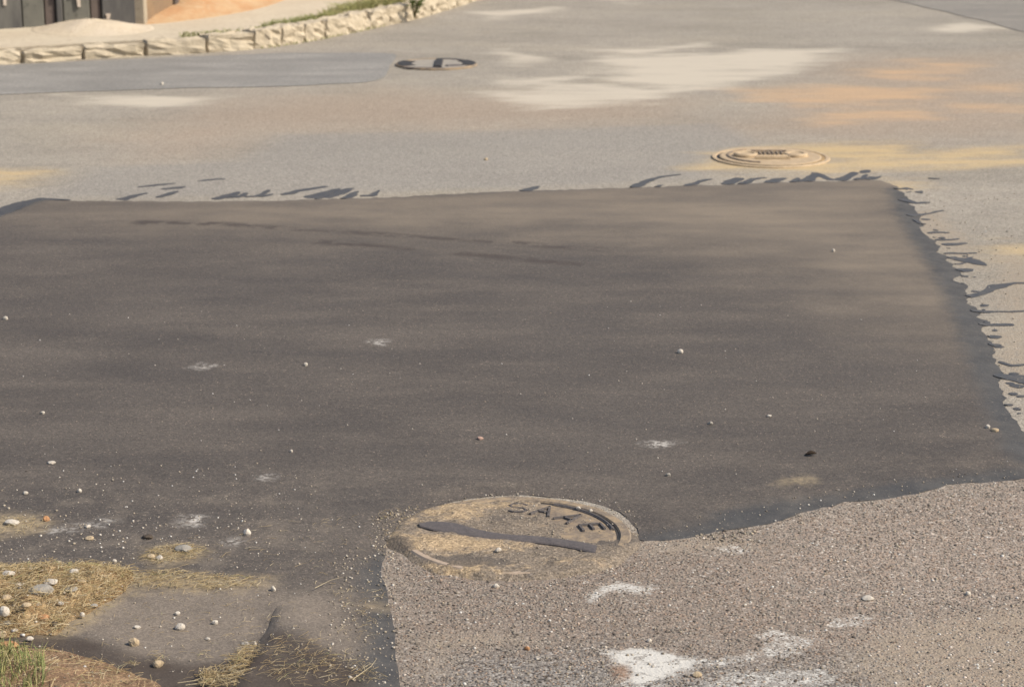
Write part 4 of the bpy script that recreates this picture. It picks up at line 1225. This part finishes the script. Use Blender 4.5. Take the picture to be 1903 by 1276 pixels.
stone(1098, 951, 7, 7, mat_white, 'smaller white crumb on the manhole lid near the E', base=0.010)
stone(926, 1025, 12, 10, mat_white, 'pale crumb on the manhole lid in front of the bar', base=0.012)
stone(301, 158, 7, 6, mat_white, 'tiny white stone on the grey repair strip', base=0.004)
stone(903, 298, 8, 6, mat_tanst, 'small yellowish pebble on the pale road behind the patch')
# in and around the straw heap
def heap_stone(px, py, w, h, mat, label):
    q = at(px, py, 0.03); z = float(straw_z(np.array([q]))[0]) + 0.003
    stone(px, py, w, h, mat, label, base=z)
heap_stone(130, 1100, 24, 11, mat_greyst, 'blue-grey rounded stone on the straw heap')
heap_stone(72, 1106, 46, 9, mat_greyst, 'long flat grey stone across the middle of the straw heap')
heap_stone(92, 1086, 26, 10, mat_white, 'pale flat stone at the back of the straw heap')
heap_stone(14, 1070, 24, 9, mat_white, 'pale stone at the back left of the straw heap')
heap_stone(10, 1118, 22, 16, mat_tanst, 'cream stone at the left edge of the straw heap')
heap_stone(7, 1144, 20, 22, mat_white, 'tall pale stone at the left edge of the straw heap')
heap_stone(14, 1166, 32, 18, mat_greyst, 'slanted grey stone at the lower left of the straw heap')
heap_stone(26, 1174, 13, 8, mat_white, 'small white chip in front of the slanted grey stone')
heap_stone(2, 1184, 16, 16, mat_tanst, 'cream stone cut by the left frame edge below the slanted one')
heap_stone(152, 1146, 9, 11, mat_white, 'white chip on the right flank of the straw heap')
heap_stone(174, 1128, 14, 9, mat_greyst, 'small grey stone on the right flank of the straw heap')
heap_stone(98, 1162, 15, 9, mat_darkst, 'dark flat chip at the front of the straw heap')
heap_stone(78, 1154, 24, 16, mat_orst, 'rusty brown clod in the front of the straw heap')
heap_stone(14, 1206, 36, 20, mat_orst, 'orange brown stone at the foot of the straw heap')
heap_stone(136, 1066, 20, 8, mat_white, 'pale lilac chip at the back rim of the straw heap')

heap_stone(36, 1090, 18, 10, mat_white, 'pale pebble half sunk near the back left of the straw heap')
heap_stone(48, 1128, 16, 11, mat_tanst, 'sandy stone in the left middle of the straw heap')
heap_stone(112, 1124, 13, 8, mat_white, 'white chip in the centre of the straw heap')
heap_stone(150, 1084, 16, 9, mat_tanst, 'tan pebble near the back of the straw heap, right of its pale flat stone')
heap_stone(54, 1190, 14, 10, mat_white, 'pale pebble at the front foot of the straw heap')
heap_stone(196, 1104, 12, 8, mat_white, 'white pebble at the right end of the straw heap')

# a dry leaf curled on the patch
q = at(1507, 845, 0.013)
verts, faces = [], []
for i in range(7):
    u = i / 6
    w = 0.010 * math.sin(math.pi * (0.08 + 0.9 * u))
    for s in (-1, 0, 1):
        verts.append(((u - 0.5) * 0.034, s * w, 0.002 + abs(s) * 0.007 * math.sin(math.pi * u) + 0.004 * u))
for i in range(6):
    for s in range(2):
        a = i * 3 + s; faces.append((a, a + 3, a + 4, a + 1))
mat_dryleaf = stone_mat('dry_leaf', (0.035, 0.025, 0.018), (0.05, 0.035, 0.022), 80)
o = mesh_obj('dry_leaf', verts, faces, mat_dryleaf, None, True, None, (q[0], q[1], surf_z(*q) + 0.001))
sm = o.modifiers.new('thick', 'SOLIDIFY'); sm.thickness = 0.0012
tag(o, 'small dark curled dry leaf on the right of the dark patch', 'leaf')

# ------------------------------------------------------------------ loose grit
mat_grit = M('grit'); _r = mat_grit.attr('tint')
mat_grit = mat_grit.done(mat_grit.ramp(_r, [(0, (0.09, 0.08, 0.07)), (0.3, (0.22, 0.19, 0.15)), (0.55, (0.38, 0.32, 0.24)), (0.85, (0.52, 0.48, 0.42)), (1.0, (0.62, 0.6, 0.56))]), 0.9, None, 0.2)
protos = []
for k in range(6):
    bm = stone_geo(900 + k, 1, 1, 0.75, 1)
    bmesh.ops.triangulate(bm, faces=bm.faces[:])
    bm.verts.ensure_lookup_table()
    protos.append((np.array([v.co[:] for v in bm.verts]), np.array([[v.index for v in f.verts] for f in bm.faces])))
    bm.free()
gv, gf, gt, off = [], [], [], 0
def grit(poly, n, zf, smin, smax, tmean, tsd):
    global off
    pts = sample_in(poly, n, rs); z = zf(pts)
    for (x, y), zz in zip(pts, z):
        V, F = protos[rs.integers(6)]
        s = smin + (smax - smin) * rs.uniform() ** 3.0
        a = rs.uniform(0, 6.28); ca, sa = math.cos(a), math.sin(a)
        Q = V * s
        Q = np.column_stack([Q[:, 0] * ca - Q[:, 1] * sa + x, Q[:, 0] * sa + Q[:, 1] * ca + y, Q[:, 2] + zz + s * 0.25])
        gv.append(Q); gf.append(F + off); gt.append(np.full(len(Q), np.clip(rs.normal(tmean, tsd), 0, 1))); off += len(Q)
pz = lambda A: patch_z(A, 0.0) + lap_z(A)
grit(ats([(-150, 560), (1700, 560), (1860, 880), (1200, 960), (720, 940), (700, 1000), (-250, 1000)]), 800, pz, 0.0007, 0.0032, 0.6, 0.25)
grit(ats([(-150, 880), (500, 860), (680, 960), (720, 1270), (300, 1270), (-200, 1200)]), 1500, pz, 0.0007, 0.0036, 0.58, 0.24)
grit(ats([(-60, 950), (100, 940), (220, 970), (460, 960), (500, 1010), (300, 1060), (-60, 1050)]), 260, pz, 0.0008, 0.0050, 0.72, 0.2)
grit(ats([(690, 965), (780, 940), (770, 1000), (735, 1040), (690, 1030)]), 420, pz, 0.001, 0.005, 0.45, 0.2)
grit(ats([(620, 1040), (735, 1030), (740, 1276), (600, 1276)]), 520, pz, 0.001, 0.0045, 0.5, 0.2)
grit(ats([(800, 935), (960, 912), (1120, 925), (1190, 960), (1185, 1000), (1120, 955), (960, 925), (830, 940)]), 260, pz, 0.001, 0.0035, 0.55, 0.2)
grit(ats([(1180, 990), (1500, 925), (1893, 860), (1893, 915), (1500, 968), (1200, 1025)]), 420, pz, 0.0007, 0.0038, 0.5, 0.25)
grit(ats([(760, 960), (960, 935), (1160, 980), (1120, 1040), (900, 1065), (780, 1040)]), 420, lambda A: np.full(len(A), 0.0095), 0.0008, 0.0035, 0.55, 0.2)
grit(ats([(720, 1040), (1200, 1020), (1903, 900), (2100, 1300), (740, 1300)]), 2600, lambda A: np.zeros(len(A)), 0.001, 0.005, 0.45, 0.25)
grit(STRAW, 260, straw_z, 0.0015, 0.006, 0.7, 0.2)
grit(SOIL, 500, soil_z, 0.0012, 0.006, 0.45, 0.25)
grit(ats([(1660, 360), (1903, 360), (1990, 860), (1880, 820), (1760, 480)]), 500, lambda A: np.zeros(len(A)), 0.001, 0.005, 0.5, 0.2)
grit(ats([(1280, 990), (1400, 965), (1410, 1005), (1320, 1012)]), 160, lambda A: np.zeros(len(A)), 0.0015, 0.006, 0.3, 0.2)
me = bpy.data.meshes.new('loose_grit')
V = np.vstack(gv); F = np.vstack(gf)
me.vertices.add(len(V)); me.vertices.foreach_set('co', V.astype(np.float32).ravel())
me.loops.add(F.size); me.loops.foreach_set('vertex_index', F.astype(np.int32).ravel())
me.polygons.add(len(F)); me.polygons.foreach_set('loop_start', np.arange(0, F.size, 3, dtype=np.int32))
me.polygons.foreach_set('loop_total', np.full(len(F), 3, np.int32))
at_ = me.attributes.new('tint', 'FLOAT', 'POINT'); at_.data.foreach_set('value', np.concatenate(gt).astype(np.float32))
me.update(calc_edges=True); me.validate()
me.materials.append(mat_grit)
o = bpy.data.objects.new('loose_grit', me); col.objects.link(o)
tag(o, 'fine pale grit scattered over patch and road', 'grit', kind='stuff')

# ------------------------------------------------------------------ stones standing proud in the worn near road
AGG = ats([(700, 1036), (960, 1040), (1190, 1000), (1400, 966), (1903, 872), (2150, 840), (2300, 1300), (1700, 1345), (700, 1345)])
NA = 42000
pts = sample_in(AGG, NA, rs)
okk = (sdf_poly(pts, PATCH) > 0.004) & (np.hypot(pts[:, 0] - N1[0], pts[:, 1] - N1[1]) > 0.31 + 0.03 * rs.uniform(-1, 1, NA))
core = sdf_many(pts, limecore) < 0.0
limed = sdf_many(pts, lime) < 0.0
tanned = sdf_many(pts, tan)
okk &= ~(core & (rs.uniform(0, 1, NA) < 0.93)) & ~(limed & (rs.uniform(0, 1, NA) < 0.5)) & ~((tanned < 0) & (rs.uniform(0, 1, NA) < 0.35))
pts, tanned = pts[okk], tanned[okk]
n_ = len(pts)
size = 0.0015 + 0.0036 * rs.uniform(0, 1, n_) ** 1.8
rot_ = rs.uniform(0, 6.28, n_)
which = rs.integers(0, 6, n_)
tint = np.clip(rs.normal(0.42, 0.17, n_), 0, 0.9)
hot = rs.uniform(0, 1, n_)
tint = np.where(hot > 0.988, rs.uniform(0.9, 1.0, n_), np.where(hot < 0.10, rs.uniform(0, 0.12, n_), tint))
tint = np.clip(tint + 0.12 * (fbm(pts[:, 0] * 3, pts[:, 1] * 3, 401, 3) - 0.5) * 2 + np.where(tanned < 0, 0.08, 0) + 0.10 * sstep(0.3, 1.0, pts[:, 0]), 0, 1)
hue = fbm(pts[:, 0] * 20, pts[:, 1] * 20, 402, 2) * 0.4 + rs.uniform(0, 1, n_) * 0.6
Vs, Fs, Ts, Hs, off2 = [], [], [], [], 0
for k in range(6):
    V0, F0 = protos[k]
    sel = np.where(which == k)[0]
    c_, s2 = np.cos(rot_[sel]), np.sin(rot_[sel])
    Q = V0[None] * size[sel][:, None, None]
    X = Q[:, :, 0] * c_[:, None] - Q[:, :, 1] * s2[:, None] + pts[sel, 0][:, None]
    Y = Q[:, :, 0] * s2[:, None] + Q[:, :, 1] * c_[:, None] + pts[sel, 1][:, None]
    Z = Q[:, :, 2] * 0.9 - 0.10 * size[sel][:, None]
    Vs.append(np.stack([X, Y, Z], 2).reshape(-1, 3))
    m_ = len(V0)
    Fs.append((F0[None] + (np.arange(len(sel)) * m_)[:, None, None] + off2).reshape(-1, 3))
    off2 += len(sel) * m_
    Ts.append(np.repeat(tint[sel], m_)); Hs.append(np.repeat(hue[sel], m_))
V = np.vstack(Vs); F = np.vstack(Fs)
me = bpy.data.meshes.new('road_aggregate')
me.vertices.add(len(V)); me.vertices.foreach_set('co', V.astype(np.float32).ravel())
me.loops.add(F.size); me.loops.foreach_set('vertex_index', F.astype(np.int32).ravel())
me.polygons.add(len(F)); me.polygons.foreach_set('loop_start', np.arange(0, F.size, 3, dtype=np.int32))
me.polygons.foreach_set('loop_total', np.full(len(F), 3, np.int32))
for nm, dat in (('tint', Ts), ('hue', Hs)):
    a_ = me.attributes.new(nm, 'FLOAT', 'POINT'); a_.data.foreach_set('value', np.concatenate(dat).astype(np.float32))
me.update(calc_edges=True)
mat_agg = M('road_aggregate')
_t = mat_agg.ramp(mat_agg.attr('tint'), [(0.0, (0.055, 0.047, 0.040)), (0.12, (0.135, 0.114, 0.094)), (0.42, (0.235, 0.20, 0.165)), (0.7, (0.31, 0.267, 0.222)), (0.88, (0.38, 0.335, 0.285)), (1.0, (0.58, 0.55, 0.50))])
_h = mat_agg.ramp(mat_agg.attr('hue'), [(0.25, (0.94, 1.0, 1.03)), (0.5, (1, 1, 1)), (0.8, (1.12, 0.98, 0.90))])
mat_agg = mat_agg.done(mat_agg.mix(1.0, _t, _h, 'MULTIPLY'), 0.9, None, 0.2)
me.materials.append(mat_agg)
o = bpy.data.objects.new('road_aggregate', me); col.objects.link(o)
tag(o, 'coarse tan and grey aggregate standing out of the worn near road', 'aggregate', kind='stuff')
